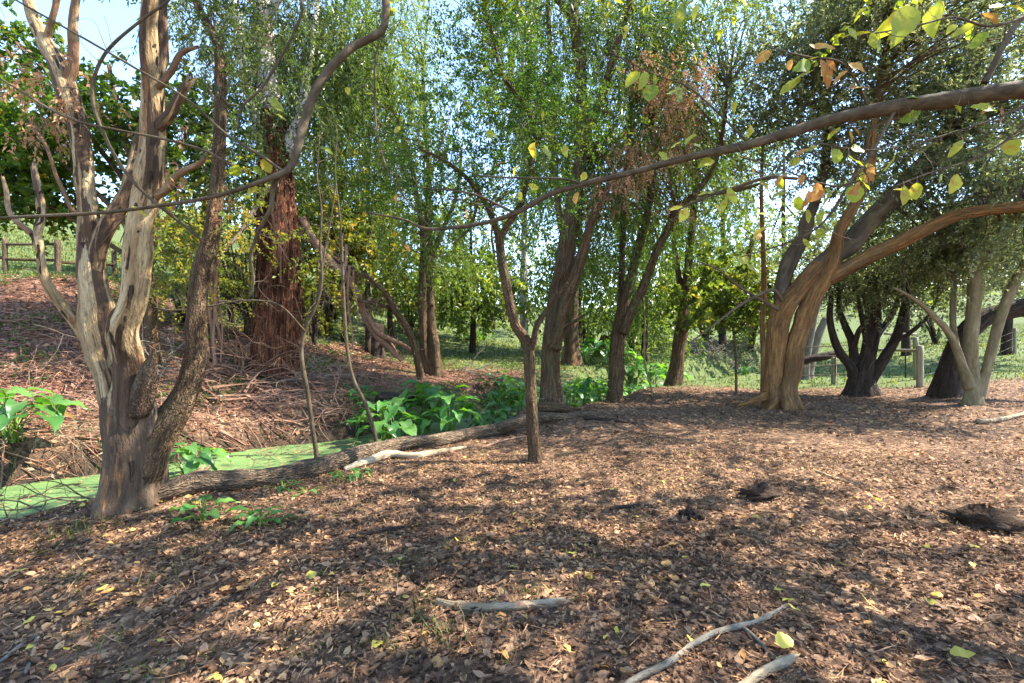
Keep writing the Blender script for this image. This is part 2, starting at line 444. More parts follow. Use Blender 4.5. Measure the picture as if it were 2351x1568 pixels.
def ground_material():
    m, nt = new_mat('ground_litter')
    geo = nd(nt, 'ShaderNodeNewGeometry')
    pos = geo.outputs['Position']
    vor = nd(nt, 'ShaderNodeTexVoronoi', feature='F1')
    vor.inputs['Scale'].default_value = 22
    wob = nd(nt, 'ShaderNodeVectorMath', operation='ADD')
    nv = nd(nt, 'ShaderNodeTexNoise'); nv.inputs['Scale'].default_value = 9
    nt.links.new(pos, nv.inputs['Vector'])
    sc = nd(nt, 'ShaderNodeVectorMath', operation='SCALE'); sc.inputs['Scale'].default_value = .12
    nt.links.new(nv.outputs['Color'], sc.inputs[0])
    nt.links.new(pos, wob.inputs[0]); nt.links.new(sc.outputs[0], wob.inputs[1])
    nt.links.new(wob.outputs[0], vor.inputs['Vector'])
    sep = nd(nt, 'ShaderNodeSeparateColor')
    nt.links.new(vor.outputs['Color'], sep.inputs[0])
    lit = ramp(nt, sep.outputs[0], [(0, (.04, .022, .013)), (.35, (.11, .062, .038)), (.7, (.21, .12, .072)), (.9, (.31, .19, .11)), (1, (.42, .27, .15))])
    red = ramp(nt, sep.outputs[0], [(0, (.035, .015, .01)), (.35, (.11, .05, .032)), (.7, (.22, .11, .07)), (1, (.38, .23, .16))])
    soil = ramp(nt, noise(nt, pos, 30, 6), [(.3, (.045, .027, .017)), (.7, (.12, .072, .045))])
    big = ramp(nt, noise(nt, pos, 1.3, 5, .65), [(.42, (0, 0, 0)), (.62, (1, 1, 1))])
    lit = mixc(nt, big, lit, mixc(nt, .6, lit, soil))
    a_r = nd(nt, 'ShaderNodeAttribute', attribute_name='red')
    col = mixc(nt, a_r.outputs['Fac'], lit, red)
    a_m = nd(nt, 'ShaderNodeAttribute', attribute_name='mud')
    mud = ramp(nt, noise(nt, pos, 14, 6), [(.3, (.018, .012, .008)), (.7, (.07, .048, .03))])
    col = mixc(nt, a_m.outputs['Fac'], col, mud)
    a_g = nd(nt, 'ShaderNodeAttribute', attribute_name='grass')
    g1 = ramp(nt, noise(nt, pos, 7, 6, .7), [(.25, (.05, .06, .022)), (.5, (.085, .115, .036)), (.75, (.17, .18, .07))])
    gm = nd(nt, 'ShaderNodeMath', operation='ADD')
    nt.links.new(a_g.outputs['Fac'], gm.inputs[0])
    ns = nd(nt, 'ShaderNodeMath', operation='SUBTRACT'); ns.inputs[1].default_value = .5
    nt.links.new(noise(nt, pos, 4.5, 6, .7), ns.inputs[0])
    ns2 = nd(nt, 'ShaderNodeMath', operation='MULTIPLY'); ns2.inputs[1].default_value = 2.2
    nt.links.new(ns.outputs[0], ns2.inputs[0]); nt.links.new(ns2.outputs[0], gm.inputs[1])
    gf = ramp(nt, gm.outputs[0], [(.3, (0, 0, 0)), (.62, (1, 1, 1))])
    col = mixc(nt, gf, col, g1)
    p = nd(nt, 'ShaderNodeBsdfPrincipled')
    p.inputs['Roughness'].default_value = .92
    p.inputs['Specular IOR Level'].default_value = .15
    nt.links.new(col, p.inputs['Base Color'])
    b = nd(nt, 'ShaderNodeBump'); b.inputs['Strength'].default_value = .9; b.inputs['Distance'].default_value = .03
    hs = nd(nt, 'ShaderNodeMath', operation='ADD')
    nt.links.new(sep.outputs[1], hs.inputs[0]); nt.links.new(noise(nt, pos, 40, 5), hs.inputs[1])
    nt.links.new(hs.outputs[0], b.inputs['Height']); nt.links.new(b.outputs[0], p.inputs['Normal'])
    o = nd(nt, 'ShaderNodeOutputMaterial'); nt.links.new(p.outputs[0], o.inputs['Surface'])
    return m

gx, gy = GX.ravel(), GY.ravel()
gd, gs = creek_d(gx, gy)
redm = (gs < 0) * smooth(1.2, 2.4, gd) * (gy < 40)
mudm = smooth(1.7, 1.0, gd) * (gy < 40)
g_me = make_mesh('ground', np.stack([gx, gy, GZ.ravel()], -1), [gq], True, None,
                 {'red': redm.astype(float), 'mud': mudm, 'grass': grass_mask(gx, gy)})
ground = link('ground', g_me, ground_material())
tag(ground, 'leaf covered ground sloping to the creek and rising to grassy hills', None, None, 'structure')

# creek water covered with duckweed
def water_material():
    m, nt = new_mat('duckweed_water')
    geo = nd(nt, 'ShaderNodeNewGeometry')
    pos = geo.outputs['Position']
    n0 = noise(nt, pos, 1.2, 6, .7)
    n1 = noise(nt, pos, 110, 4, .7)
    weed = ramp(nt, n1, [(.3, (.06, .125, .032)), (.5, (.105, .19, .05)), (.7, (.17, .27, .085))])
    weed = mixc(nt, ramp(nt, n0, [(.35, (0, 0, 0)), (.65, (.85, .85, .85))]), weed, (.05, .095, .03))
    weed = mixc(nt, ramp(nt, noise(nt, pos, 26, 5, .7), [(.45, (0, 0, 0)), (.75, (.7, .7, .7))]), weed, (.14, .17, .05))
    vor = nd(nt, 'ShaderNodeTexVoronoi', feature='F1'); vor.inputs['Scale'].default_value = 7
    nt.links.new(pos, vor.inputs['Vector'])
    n2 = noise(nt, pos, 2.4, 6, .65)
    gap = ramp(nt, n2, [(.60, (0, 0, 0)), (.63, (1, 1, 1))])
    col = mixc(nt, gap, weed, (.012, .016, .01))
    p = nd(nt, 'ShaderNodeBsdfPrincipled')
    nt.links.new(col, p.inputs['Base Color'])
    rr = ramp(nt, gap, [(0, (.62, .62, .62)), (1, (.06, .06, .06))])
    nt.links.new(rr, p.inputs['Roughness'])
    b = nd(nt, 'ShaderNodeBump'); b.inputs['Strength'].default_value = .25; b.inputs['Distance'].default_value = .01
    nt.links.new(n1, b.inputs['Height']); nt.links.new(b.outputs[0], p.inputs['Normal'])
    o = nd(nt, 'ShaderNodeOutputMaterial'); nt.links.new(p.outputs[0], o.inputs['Surface'])
    return m

cv, cf = [], []
cp = CREEK
tt = np.linspace(0, len(cp) - 1, 120)
ci = np.interp(tt, np.arange(len(cp)), cp[:, 0]); cj = np.interp(tt, np.arange(len(cp)), cp[:, 1])
tan = norm(np.stack([np.gradient(ci), np.gradient(cj)], -1))
offs = np.linspace(-1.9, 1.9, 9)
for k in range(120):
    for o_ in offs:
        cv.append((ci[k] - tan[k, 1] * o_, cj[k] + tan[k, 0] * o_, WATER_Z))
ii = np.arange(120 * 9).reshape(120, 9)
cf = np.stack([ii[:-1, :-1], ii[:-1, 1:], ii[1:, 1:], ii[1:, :-1]], -1).reshape(-1, 4)
water = link('creek_water', make_mesh('creek_water', cv, [cf], True), water_material())
tag(water, 'still creek covered by a bright green skin of duckweed', None, None, 'structure')

# ------------------------------------------------------------------ tubes
def catmull(pts, n):
    """pts (k,4), resample to n points uniformly in arc length, smooth"""
    k = len(pts)
    if k == 2:
        t = np.linspace(0, 1, n)[:, None]
        return pts[0] * (1 - t) + pts[1] * t
    ext = np.vstack([2 * pts[0] - pts[1], pts, 2 * pts[-1] - pts[-2]])
    out = []
    m = 8
    for i in range(k - 1):
        p0, p1, p2, p3 = ext[i:i + 4]
        t = np.linspace(0, 1, m, endpoint=False)[:, None]
        out.append(.5 * (2 * p1 + (p2 - p0) * t + (2 * p0 - 5 * p1 + 4 * p2 - p3) * t ** 2 + (3 * p1 - p0 - 3 * p2 + p3) * t ** 3))
    out = np.vstack(out + [pts[-1:]])
    s = np.concatenate([[0], np.cumsum(np.linalg.norm(np.diff(out[:, :3], axis=0), axis=1))])
    ss = np.linspace(0, s[-1], n)
    return np.stack([np.interp(ss, s, out[:, j]) for j in range(4)], -1)

def tube(path, nseg=10, rough=0.0, ridges=0, lump=0.0, flare=0.0, nroot=5, seed=0, jitter=0.0, cap=True, twist=0.0, knots=0, jag=0.0):
    """path (n,4) xyz r -> V, quads, tris, bark coords"""
    r_ = np.random.default_rng(seed + 17)
    path = np.array(path, dtype=float)
    n = len(path)
    c, rad = path[:, :3], np.maximum(path[:, 3], .0012)
    T = norm(np.gradient(c, axis=0))
    s = np.concatenate([[0], np.cumsum(np.linalg.norm(np.diff(c, axis=0), axis=1))])
    ref = np.array([0., 1., 0.]) if abs(T[0][1]) < .9 else np.array([1., 0., 0.])
    N = np.zeros_like(T)
    N[0] = norm(np.cross(np.cross(T[0], ref), T[0]))
    for i in range(1, n):
        v = N[i - 1] - T[i] * np.dot(N[i - 1], T[i])
        N[i] = v / max(np.linalg.norm(v), 1e-9)
    B = np.cross(T, N)
    th = np.linspace(0, 2 * np.pi, nseg, endpoint=False)
    TH, S = np.meshgrid(th, s)
    RR = np.repeat(rad[:, None], nseg, 1)
    mod = np.ones_like(RR)
    if lump:
        for k in range(4):
            kk = r_.integers(1, 4)
            mod += lump * .5 * np.sin(kk * TH + r_.uniform(0, 6.28) + r_.uniform(.6, 2.4) * S / max(rad.max(), .02) * .35)
    if ridges:
        ph = r_.uniform(0, 6.28)
        wv = .45 * np.sin(S / max(rad.max(), .02) * .5 + ph) + .35 * np.sin(S / max(rad.max(), .02) * 1.7 + 2 * ph) + .35 * np.sin(S / max(rad.max(), .02) * 4.1 + 3 * ph)
        rg = np.abs(np.sin(ridges * .5 * TH + wv + twist * S))
        rg2 = np.abs(np.sin(ridges * .9 * TH - wv * 1.3 + 1 + twist * S))
        mod += rough * (rg + .6 * rg2 - .9)
    if rough:
        mod += rough * .5 * r_.standard_normal(RR.shape)
    if flare:
        h = S
        fl = np.exp(-h / (2.2 * rad[min(6, n - 1)]))
        lob = .55 + .75 * np.cos(nroot * .5 * TH + r_.uniform(0, 6.28)) ** 2
        mod += flare * fl * lob
    for k in range(knots):
        s0, t0, am, wd = r_.uniform(.05, .95) * s[-1], r_.uniform(0, 6.28), r_.uniform(.08, .3), r_.uniform(.7, 1.6)
        rk = np.interp(s0, s, rad)
        mod += am * np.exp(-((S - s0) / (wd * rk)) ** 2) * np.maximum(0, np.cos(TH - t0)) ** 3
    RR = RR * mod
    if jitter:
        c = c + r_.standard_normal(c.shape) * jitter * rad[:, None]
    V = c[:, None, :] + RR[..., None] * (np.cos(TH)[..., None] * N[:, None, :] + np.sin(TH)[..., None] * B[:, None, :])
    if jag:
        V[-1] += T[-1][None] * (r_.random(nseg)[:, None] ** 2) * jag * rad[-1]
        V[-2] += T[-1][None] * (r_.random(nseg)[:, None] - .5) * jag * .3 * rad[-1]
    rb = rad[:, None]
    bk = np.stack([np.cos(TH) * rb + seed * 1.37, np.sin(TH) * rb + seed * .71, S], -1)
    I = np.arange(n * nseg).reshape(n, nseg)
    J = np.roll(I, -1, axis=1)
    q = np.stack([I[:-1], J[:-1], J[1:], I[1:]], -1).reshape(-1, 4)
    V = V.reshape(-1, 3); bk = bk.reshape(-1, 3)
    tr = np.zeros((0, 3), dtype=int)
    if cap:
        V = np.vstack([V, c[-1] + T[-1] * rad[-1] * (.25 - .6 * (jag > 0)), c[0]])
        bk = np.vstack([bk, bk[-1] * .5 + .1, bk[0]])
        e = n * nseg
        tr = np.concatenate([np.stack([I[-1], J[-1], np.full(nseg, e)], -1), np.stack([J[0], I[0], np.full(nseg, e + 1)], -1)])
    return V, q, tr, bk

def join_tubes(tubes):
    Vs, Q, Tr, Bk = [], [], [], []
    o = 0
    for V, q, t, b in tubes:
        Vs.append(V); Q.append(q + o); Tr.append(t + o); Bk.append(b)
        o += len(V)
    return np.vstack(Vs), [np.vstack(Q), np.vstack(Tr)], np.vstack(Bk)

def tube_obj(name, tubes, mat, parent=None):
    if not isinstance(tubes, list):
        tubes = [tubes]
    V, F_, bk = join_tubes(tubes)
    me = make_mesh(name, V, F_, True, None, {'bk': bk})
    return link(name, me, mat, parent)

_seed = [0]
def limb(spec, Y0, Y1=None, n=None, ground=False, step=None):
    """spec [(u,v,w px[,Y])] -> resampled path (n,4)"""
    Y1 = Y0 if Y1 is None else Y1
    k = len(spec)
    pts = []
    for i, sp in enumerate(spec):
        Y = sp[3] if len(sp) > 3 else Y0 + (Y1 - Y0) * i / max(1, k - 1)
        p = P(sp[0], sp[1], Y)
        pts.append([p[0], p[1], p[2], sp[2] / 2 / FOC * Y])
    pts = np.array(pts)
    if ground:
        z = zh1(pts[0, 0], pts[0, 1])
        b = pts[0].copy()
        b[2] = min(z - .12, pts[0, 2] - .1); b[3] *= 1.08
        pts = np.vstack([b, pts])
    L = np.linalg.norm(np.diff(pts[:, :3], axis=0), axis=1).sum()
    if n is None:
        st = step or max(.035, min(.12, pts[:, 3].mean() * .7))
        n = int(np.clip(L / st, 6, 170))
    return catmull(pts, n)

# ------------------------------------------------------------------ foliage
def leaf_quads(p, d, nrm, L, W_, fold=.25):
    """n leaves as rhombic quads folded across; returns V (4n,3), faces (n,4)"""
    side = norm(np.cross(d, nrm))
    nn = norm(np.cross(side, d))
    L = L[:, None]; W_ = W_[:, None]
    a = p
    b = p + d * L * .42 + side * W_ * .5 + nn * W_ * fold
    t = p + d * L - nn * L * .08
    c = p + d * L * .42 - side * W_ * .5 + nn * W_ * fold
    V = np.stack([a, b, t, c], 1).reshape(-1, 3)
    F_ = np.arange(len(p) * 4).reshape(-1, 4)
    return V, F_

def rand_dirs(n):
    return norm(rng.standard_normal((n, 3)))

def sprays(starts, dirs, length, K, droop, leafL, leafW, splay, rc, per=2, jit=.25, lj=.35):
    """strands with leaves. starts (M,3), dirs (M,3). returns leaf arrays + strand points"""
    M = len(starts)
    t = np.linspace(0.08, 1, K)
    le = length[:, None, None]
    tt = t[None, :, None]
    fwd = dirs[:, None, :] * le * (tt - .45 * droop * tt ** 2)
    down = np.array([0, 0, -1.0])[None, None, :] * le * droop * tt ** 1.7
    sway = rng.standard_normal((M, 1, 3)) * .06 * le * tt ** 2
    pts = starts[:, None, :] + fwd + down + sway
    T = norm(np.gradient(pts, axis=1))
    pos, dd, rn = [], [], []
    for k in range(per):
        rd = rng.standard_normal((M, K, 3))
        sd = norm(np.cross(T, rd))
        d = norm(T * (1 - splay) + sd * splay + rng.standard_normal((M, K, 3)) * jit)
        pos.append(pts + rng.standard_normal((M, K, 3)) * .012)
        dd.append(d)
        rn.append(np.clip(.62 * rc[:, None] + .38 * rng.random((M, K)), 0, 1))
    pos = np.stack(pos, 2).reshape(-1, 3); dd = np.stack(dd, 2).reshape(-1, 3); rn = np.stack(rn, 2).reshape(-1)
    n = len(pos)
    nr = norm(rng.standard_normal((n, 3)) * .7 + np.array([0, 0, 1.0]))
    Ls = leafL * (1 + lj * (rng.random(n) * 2 - 1)); Ws = leafW * (1 + lj * (rng.random(n) * 2 - 1))
    V, F_ = leaf_quads(pos, dd, nr, Ls, Ws)
    return V, F_, rn, pts

KIND = {  # length range, nodes, droop, leafL, leafW, splay, strand gauss radius, up-bias
    'willow': dict(ln=(.6, 1.6), K=11, droop=.95, L=.15, W=.031, splay=.38, gr=.40, up=.3),
    'euc': dict(ln=(.5, 1.1), K=10, droop=.85, L=.14, W=.034, splay=.35, gr=.36, up=.2),
    'olive': dict(ln=(.3, .65), K=8, droop=.45, L=.092, W=.040, splay=.6, gr=.34, up=.2),
    'maple': dict(ln=(.25, .55), K=6, droop=.3, L=.13, W=.115, splay=.7, gr=.32, up=.2),
    'robinia': dict(ln=(.18, .3), K=9, droop=.35, L=.042, W=.023, splay=.82, gr=.2, up=.2),
    'bush': dict(ln=(.25, .6), K=8, droop=.45, L=.075, W=.042, splay=.6, gr=.3, up=.2),
    'far': dict(ln=(.7, 1.8), K=10, droop=.9, L=.30, W=.085, splay=.5, gr=.6, up=.2),
    'farbush': dict(ln=(.4, 1.0), K=9, droop=.45, L=.19, W=.115, splay=.6, gr=.55, up=.2),
    'deadhang': dict(ln=(.12, .3), K=7, droop=.9, L=.055, W=.026, splay=.4, gr=.14, up=0.),
}

def crown(kind, blobs, limbs, parent, mat, twigmat, per=2, name='crown', twigs=True, dens=1.0, twig_r=.014, hang=False):
    """blobs (u,v,Y,ru px,rv px,rd m,n clumps,strands per clump)"""
    k = KIND[kind]
    nodes = np.vstack([l[len(l) // 4:, :3] for l in limbs]) if limbs else None
    S, D, RC, tw = [], [], [], []
    for bi, (u, v, Y, ru, rv, rd, nc, ns) in enumerate(blobs):
        c = P(u, v, Y)
        rad = np.array([ru / FOC * Y, rd, rv / FOC * Y])
        q = rand_dirs(nc) * (rng.random((nc, 1)) ** .4)
        cc = c + q * rad
        ns = max(2, int(ns * dens))
        for j in range(nc):
            cl = cc[j]
            rc = np.clip(rng.normal(.5, .34), 0, 1)  # wide tone spread paints lit and shadowed clusters into the leaf colour
            st = cl + rng.standard_normal((ns, 3)) * k['gr'] * np.array([1, 1, .7])
            dr = norm(norm(st - cl) + norm(q[j][None] + 1e-6) * .6 + np.array([0, 0, k['up']]) + rng.standard_normal((ns, 3)) * .3)
            S.append(st); D.append(dr); RC.append(np.full(ns, rc))
            if twigs and nodes is not None:
                dist = np.linalg.norm((nodes - cl) * np.array([1, 1, 1.25]) + np.array([0, 0, .35]), axis=1)
                nb = nodes[np.argmin(dist)]
                d_ = np.linalg.norm(cl - nb)
                if d_ > .12:
                    mid = (nb + cl) / 2 + rng.standard_normal(3) * .09 * d_ + np.array([0, 0, .10 * d_])
                    pth = np.array([[*nb, twig_r * (1 + .45 * d_)], [*mid, twig_r * (.7 + .2 * d_)], [*cl, twig_r * .5]])
                    tw.append(tube(catmull(pth, 7), 4, jitter=.5, cap=False, seed=j + bi * 31))
    S = np.vstack(S); D = np.vstack(D); RC = np.concatenate(RC)
    ln = R(*k['ln'], len(S))
    V, F_, rn, pts = sprays(S, D, ln, k['K'], k['droop'], k['L'], k['W'], k['splay'], RC, per)
    me = make_mesh(name, V, [F_], False, {'rnd': rn})
    o = link(name, me, mat, parent)
    if tw:
        tube_obj('twigs', tw, twigmat, parent)['kind'] = 'stuff'
    return o, pts

TREES = []
def tree(name, label, cat, stems, bark, group=None, ridges=12, rough=.05, lump=.05, nseg=18, flare=.5, barks=None, nroot=5, knots=0, jag=0):
    """stems: list of (path, is_trunk). Creates empty + trunk + limbs"""
    base = stems[0][0, :3].copy()
    base[2] = zh1(base[0], base[1])
    root = empty(name, base, label, cat, group)
    for i, st in enumerate(stems):
        _seed[0] += 1
        ns = nseg if i == 0 else max(6, int(nseg * (.85 if st[:, 3].max() > .07 else .5)))
        b = barks[i] if barks else bark
        t = tube(st, ns, rough, ridges if st[:, 3].max() > .04 else 0, lump, flare if i == 0 else 0, nroot, _seed[0], knots=int(knots * len(st) / 40), jag=jag)
        tube_obj('trunk' if i == 0 else 'limb', t, BARK[b], root)
    return root

# ------------------------------------------------------------------ the broken pale tree beside the creek
dt = [
    limb([(298, 1172, 128, 4.35), (303, 1120, 112, 4.36), (310, 1050, 104, 4.38), (302, 985, 96, 4.4), (292, 925, 88, 4.42), (284, 875, 66, 4.44), (280, 845, 40, 4.46)], 4.4, ground=True),
    limb([(290, 1000, 50, 4.42), (280, 935, 66, 4.43), (264, 870, 68, 4.45), (243, 810, 62, 4.5), (226, 750, 60, 4.52), (218, 690, 54, 4.54), (212, 630, 50, 4.56), (208, 560, 48, 4.6), (205, 500, 43, 4.6), (196, 440, 39, 4.62), (190, 370, 36, 4.65), (184, 300, 37, 4.68),
          (166, 245, 40, 4.7), (148, 190, 38, 4.72), (128, 140, 35, 4.76), (104, 98, 30, 4.8), (80, 50, 26, 4.82), (66, 5, 22, 4.85), (56, -60, 18, 4.9)], 4.5),
    limb([(302, 1010, 50, 4.37), (304, 940, 66, 4.35), (302, 880, 64, 4.33), (296, 830, 58, 4.3), (286, 785, 54, 4.22), (286, 748, 52, 4.18), (302, 700, 52, 4.15), (311, 640, 50, 4.14), (311, 590, 50, 4.13), (319, 530, 50, 4.12), (330, 480, 50, 4.12), (344, 430, 50, 4.12), (350, 375, 51, 4.1), (352, 315, 50, 4.1),
          (352, 250, 43, 4.08), (349, 190, 40, 4.06), (342, 125, 37, 4.04), (340, 65, 34, 4.02), (345, 5, 33, 4.0), (348, -70, 30, 3.96)], 4.1),
    limb([(310, 1165, 60, 4.38), (324, 1110, 80, 4.38), (340, 1060, 82, 4.41), (354, 1015, 76, 4.45), (374, 985, 70, 4.5), (398, 950, 60, 4.54), (420, 908, 51, 4.58), (438, 862, 45, 4.62), (448, 810, 42, 4.66), (453, 740, 40, 4.7), (458, 668, 40, 4.74), (468, 600, 39, 4.78), (483, 548, 35, 4.8),
          (491, 490, 31, 4.82), (499, 420, 28, 4.85), (504, 350, 26, 4.88), (507, 280, 24, 4.9), (505, 200, 22, 4.92), (500, 110, 20, 4.95), (478, 60, 17, 5.0), (450, 5, 14, 5.0), (430, -60, 10, 5.1)], 4.5),
    limb([(216, 640, 36, 4.56), (228, 560, 36, 4.56), (246, 515, 34, 4.6), (270, 480, 31, 4.65), (292, 438, 28, 4.7), (306, 385, 24, 4.75), (316, 330, 20, 4.8), (328, 280, 14, 4.85)], 4.6),
    limb([(212, 790, 34, 4.5), (185, 752, 27, 4.48), (160, 722, 22, 4.44), (120, 670, 20, 4.4), (100, 630, 18, 4.38), (92, 580, 17, 4.36), (84, 545, 17, 4.36), (94, 510, 16, 4.36), (97, 475, 16, 4.37), (87, 432, 15, 4.38), (78, 384, 11, 4.4)], 4.4),
    limb([(352, 215, 30, 4.06), (366, 160, 28, 4.1), (372, 95, 25, 4.14), (373, 30, 17, 4.16), (384, -50, 10, 4.2)], 4.1),
    limb([(150, 200, 24, 4.72), (166, 150, 21, 4.7), (168, 95, 19, 4.68), (170, 40, 17, 4.66), (180, -50, 13, 4.64)], 4.7),
    limb([(352, 300, 26, 4.08), (384, 272, 24, 4.05), (406, 232, 22, 4.02), (430, 192, 19, 4.0)], 4.0),
    limb([(356, 205, 15, 4.06), (372, 190, 14, 4.02), (394, 162, 14, 3.98), (412, 128, 12, 3.95), (432, 114, 10, 3.93), (452, 108, 7, 3.9)], 4.0),
    limb([(355, 450, 22, 4.12), (382, 436, 18, 4.08), (400, 408, 16, 4.04), (432, 388, 14, 4.0), (455, 378, 12, 4.0), (470, 364, 8, 3.98)], 4.0),
    limb([(86, 548, 14, 4.36), (62, 528, 12, 4.34), (38, 508, 11, 4.32), (20, 480, 10, 4.3), (15, 440, 9, 4.3), (6, 408, 6, 4.28)], 4.3),
    limb([(196, 490, 14, 4.58), (168, 485, 10, 4.5), (146, 440, 8, 4.46), (128, 400, 7, 4.44), (108, 340, 7, 4.42), (82, 300, 6, 4.4), (66, 270, 4, 4.4)], 4.4),
    limb([(105, 100, 16, 4.8), (115, 60, 13, 4.76), (128, 10, 12, 4.74), (140, -50, 9, 4.7)], 4.7),
    limb([(270, 830, 30, 4.36), (259, 765, 26, 4.3), (262, 722, 16, 4.22), (270, 706, 6, 4.2)], 4.2),
    limb([(318, 950, 46, 4.32), (332, 895, 44, 4.28), (342, 850, 32, 4.26), (350, 822, 18, 4.25), (353, 806, 6, 4.24)], 4.2),
]
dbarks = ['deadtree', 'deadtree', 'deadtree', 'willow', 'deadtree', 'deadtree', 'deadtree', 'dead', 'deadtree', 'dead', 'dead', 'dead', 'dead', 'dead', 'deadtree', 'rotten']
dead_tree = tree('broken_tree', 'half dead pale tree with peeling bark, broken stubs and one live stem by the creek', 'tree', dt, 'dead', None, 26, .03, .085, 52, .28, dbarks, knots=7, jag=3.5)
crown('robinia', [(480, 40, 5.0, 90, 60, .5, 12, 12), (530, 180, 5.0, 50, 80, .4, 8, 10), (510, 330, 4.9, 40, 60, .3, 5, 8)], [dt[3]], dead_tree, LEAF['euc'], BARK['twig'], name='crown', dens=.8, twig_r=.006)
crown('deadhang', [(150, 205, 4.5, 50, 55, .25, 8, 3), (60, 260, 4.4, 45, 30, .2, 4, 3), (460, 420, 4.0, 14, 12, .1, 2, 3)], [dt[1], dt[12]], dead_tree, LEAF['dead'], BARK['twig'], name='withered_leaves', twig_r=.004)

# ------------------------------------------------------------------ stringy bark gum with the huge red trunk
gt = [
    limb([(638, 850, 104), (638, 800, 101), (640, 740, 96), (641, 670, 91), (640, 600, 88), (638, 540, 86), (636, 480, 80), (632, 400, 72), (627, 330, 62), (621, 262, 54)], 12, 12.3, ground=True, step=.1),
    limb([(624, 300, 56), (618, 225, 49), (611, 150, 43), (606, 75, 40), (602, 0, 37), (596, -120, 30), (590, -240, 20)], 12.3, 12.6),
    limb([(606, 330, 28), (580, 240, 22), (560, 150, 18), (545, 60, 14), (530, -60, 10)], 12.2, 11.5),
    limb([(630, 400, 30), (675, 300, 24), (700, 200, 18), (716, 100, 14), (730, 0, 10)], 12.2, 13),
    limb([(604, 60, 22), (650, -20, 18), (720, -80, 12)], 12.4, 12),
]
gum = tree('stringybark_gum', 'huge gum with shaggy red stringy trunk and smooth white upper stem', 'tree', gt, 'stringy', None, 58, .06, .04, 84, .08, ['stringy', 'gum', 'gum', 'gum', 'gum'], 9)
crown('euc', [(500, 60, 12, 90, 110, 1.6, 15, 13), (560, 180, 11.5, 90, 90, 1.2, 11, 12), (700, 70, 12.5, 110, 100, 1.6, 24, 14), (690, 240, 12.2, 70, 90, 1.2, 14, 12), (540, 340, 11.6, 60, 80, .9, 8, 10),
             (640, -80, 12.8, 220, 60, 1.8, 9, 10)], gt[1:], gum, LEAF['euc'], BARK['twig'], dens=1.25)
# shaggy bark strips on the trunk
def ribbon(path, width, nrm, thick=.004, curl=.3):
    """flat curved strip with thickness along path (n,3)"""
    n = len(path)
    T = norm(np.gradient(path, axis=0))
    N = norm(nrm - T * np.sum(T * nrm, -1, keepdims=True))
    Sd = np.cross(T, N)
    w = np.asarray(width)[:, None] * .5
    a = path - Sd * w + N * w * curl; b = path + Sd * w + N * w * curl; c = path - N * thick
    V = np.stack([a, path, b, c], 1).reshape(-1, 3)
    I = np.arange(n * 4).reshape(n, 4); J = np.roll(I, -1, 1)
    q = np.stack([I[:-1], J[:-1], J[1:], I[1:]], -1).reshape(-1, 4)
    s = np.linspace(0, 1, n)
    bk = np.stack([np.tile([-.5, 0, .5, 0], (n, 1)) * np.asarray(width)[:, None] * 3, np.zeros((n, 4)), np.repeat(np.cumsum(np.linalg.norm(np.gradient(path, axis=0), axis=1))[:, None], 4, 1)], -1).reshape(-1, 3)
    return V, q, bk

def strip_mesh(name, L, w, bend, curl, seed):
    r_ = np.random.default_rng(seed)
    n = 9
    t = np.linspace(0, 1, n)
    p = np.stack([t * L, bend * np.sin(t * 2.6 + r_.uniform(0, 3)) * L, .10 * L * np.sin(t * 3.1 + r_.uniform(0, 1.5)) * r_.uniform(.1, .6)], -1)
    wd = w * (1 - .55 * t) * (1 + .25 * np.sin(9 * t + r_.uniform(0, 6)))
    nr = np.stack([np.zeros(n), np.sin(t * r_.uniform(-1.5, 1.5)), np.cos(t * .8)], -1)
    V, q, bk = ribbon(p, wd, nr, .004, curl)
    bk = bk + np.array([seed * .77, seed * .31, seed * 1.3])
    me = make_mesh(name, V, [q], True, None, {'bk': bk})
    me.materials.append(BARK['redstrip'] if name != 'stringy' else BARK['stringy'])
    return me

hang_meshes = [strip_mesh('stringy', 1.0, .09, .03, .4, 200 + i) for i in range(6)]
path0 = gt[0]
for i in range(150):
    k = int(R(6, len(path0) - 8))
    th = R(-math.pi, 0.0) if rng.random() < .85 else R(0, math.pi)
    c = path0[k, :3]; r_ = path0[k, 3] * 1.03
    nv = Vector((math.cos(th), math.sin(th), 0))
    o = bpy.data.objects.new('bark_strip', hang_meshes[i % 6]); C.objects.link(o); o.parent = gum
    xax = Vector((R(-.06, .06), R(-.06, .06), -1)) + nv * R(.0, .12)
    xax.normalize(); zax = (nv - xax * nv.dot(xax)).normalized(); yax = zax.cross(xax)
    L = R(.25, .9)
    M = Matrix((xax * L, yax * R(.35, .9), zax * .6)).transposed().to_4x4()
    M.translation = Vector(c) + nv * r_ - Vector(gum.location)
    o.matrix_local = M
# long ribbons of bark hanging from a limb between the trunks
for i, (u0, v0, u1, v1, w) in enumerate([(489, 600, 497, 838, 15), (494, 590, 505, 800, 9), (484, 620, 486, 850, 8), (499, 620, 512, 830, 6), (640, 480, 648, 650, 7), (628, 470, 634, 620, 6), (652, 490, 655, 600, 5), (792, 560, 790, 740, 8), (800, 610, 806, 800, 6), (812, 620, 822, 760, 5)]):
    Y = 10.2 if u0 < 520 else 11.4
    a, b = P(u0, v0, Y), P(u1, v1, Y + .1)
    t = np.linspace(0, 1, 14)[:, None]
    p = a * (1 - t) + b * t + np.stack([.03 * np.sin(7 * t[:, 0] + i), .05 * np.sin(5 * t[:, 0] + 2 * i), 0 * t[:, 0]], -1)
    V, q, bk = ribbon(p, np.full(14, w / FOC * Y) * (1 - .4 * t[:, 0]), np.tile([.2 * math.sin(i), -1, .1], (14, 1)), .004, .5)
    link('bark_ribbon', make_mesh('bark_ribbon', V, [q], True, None, {'bk': bk + i}), BARK['redstrip'], gum)
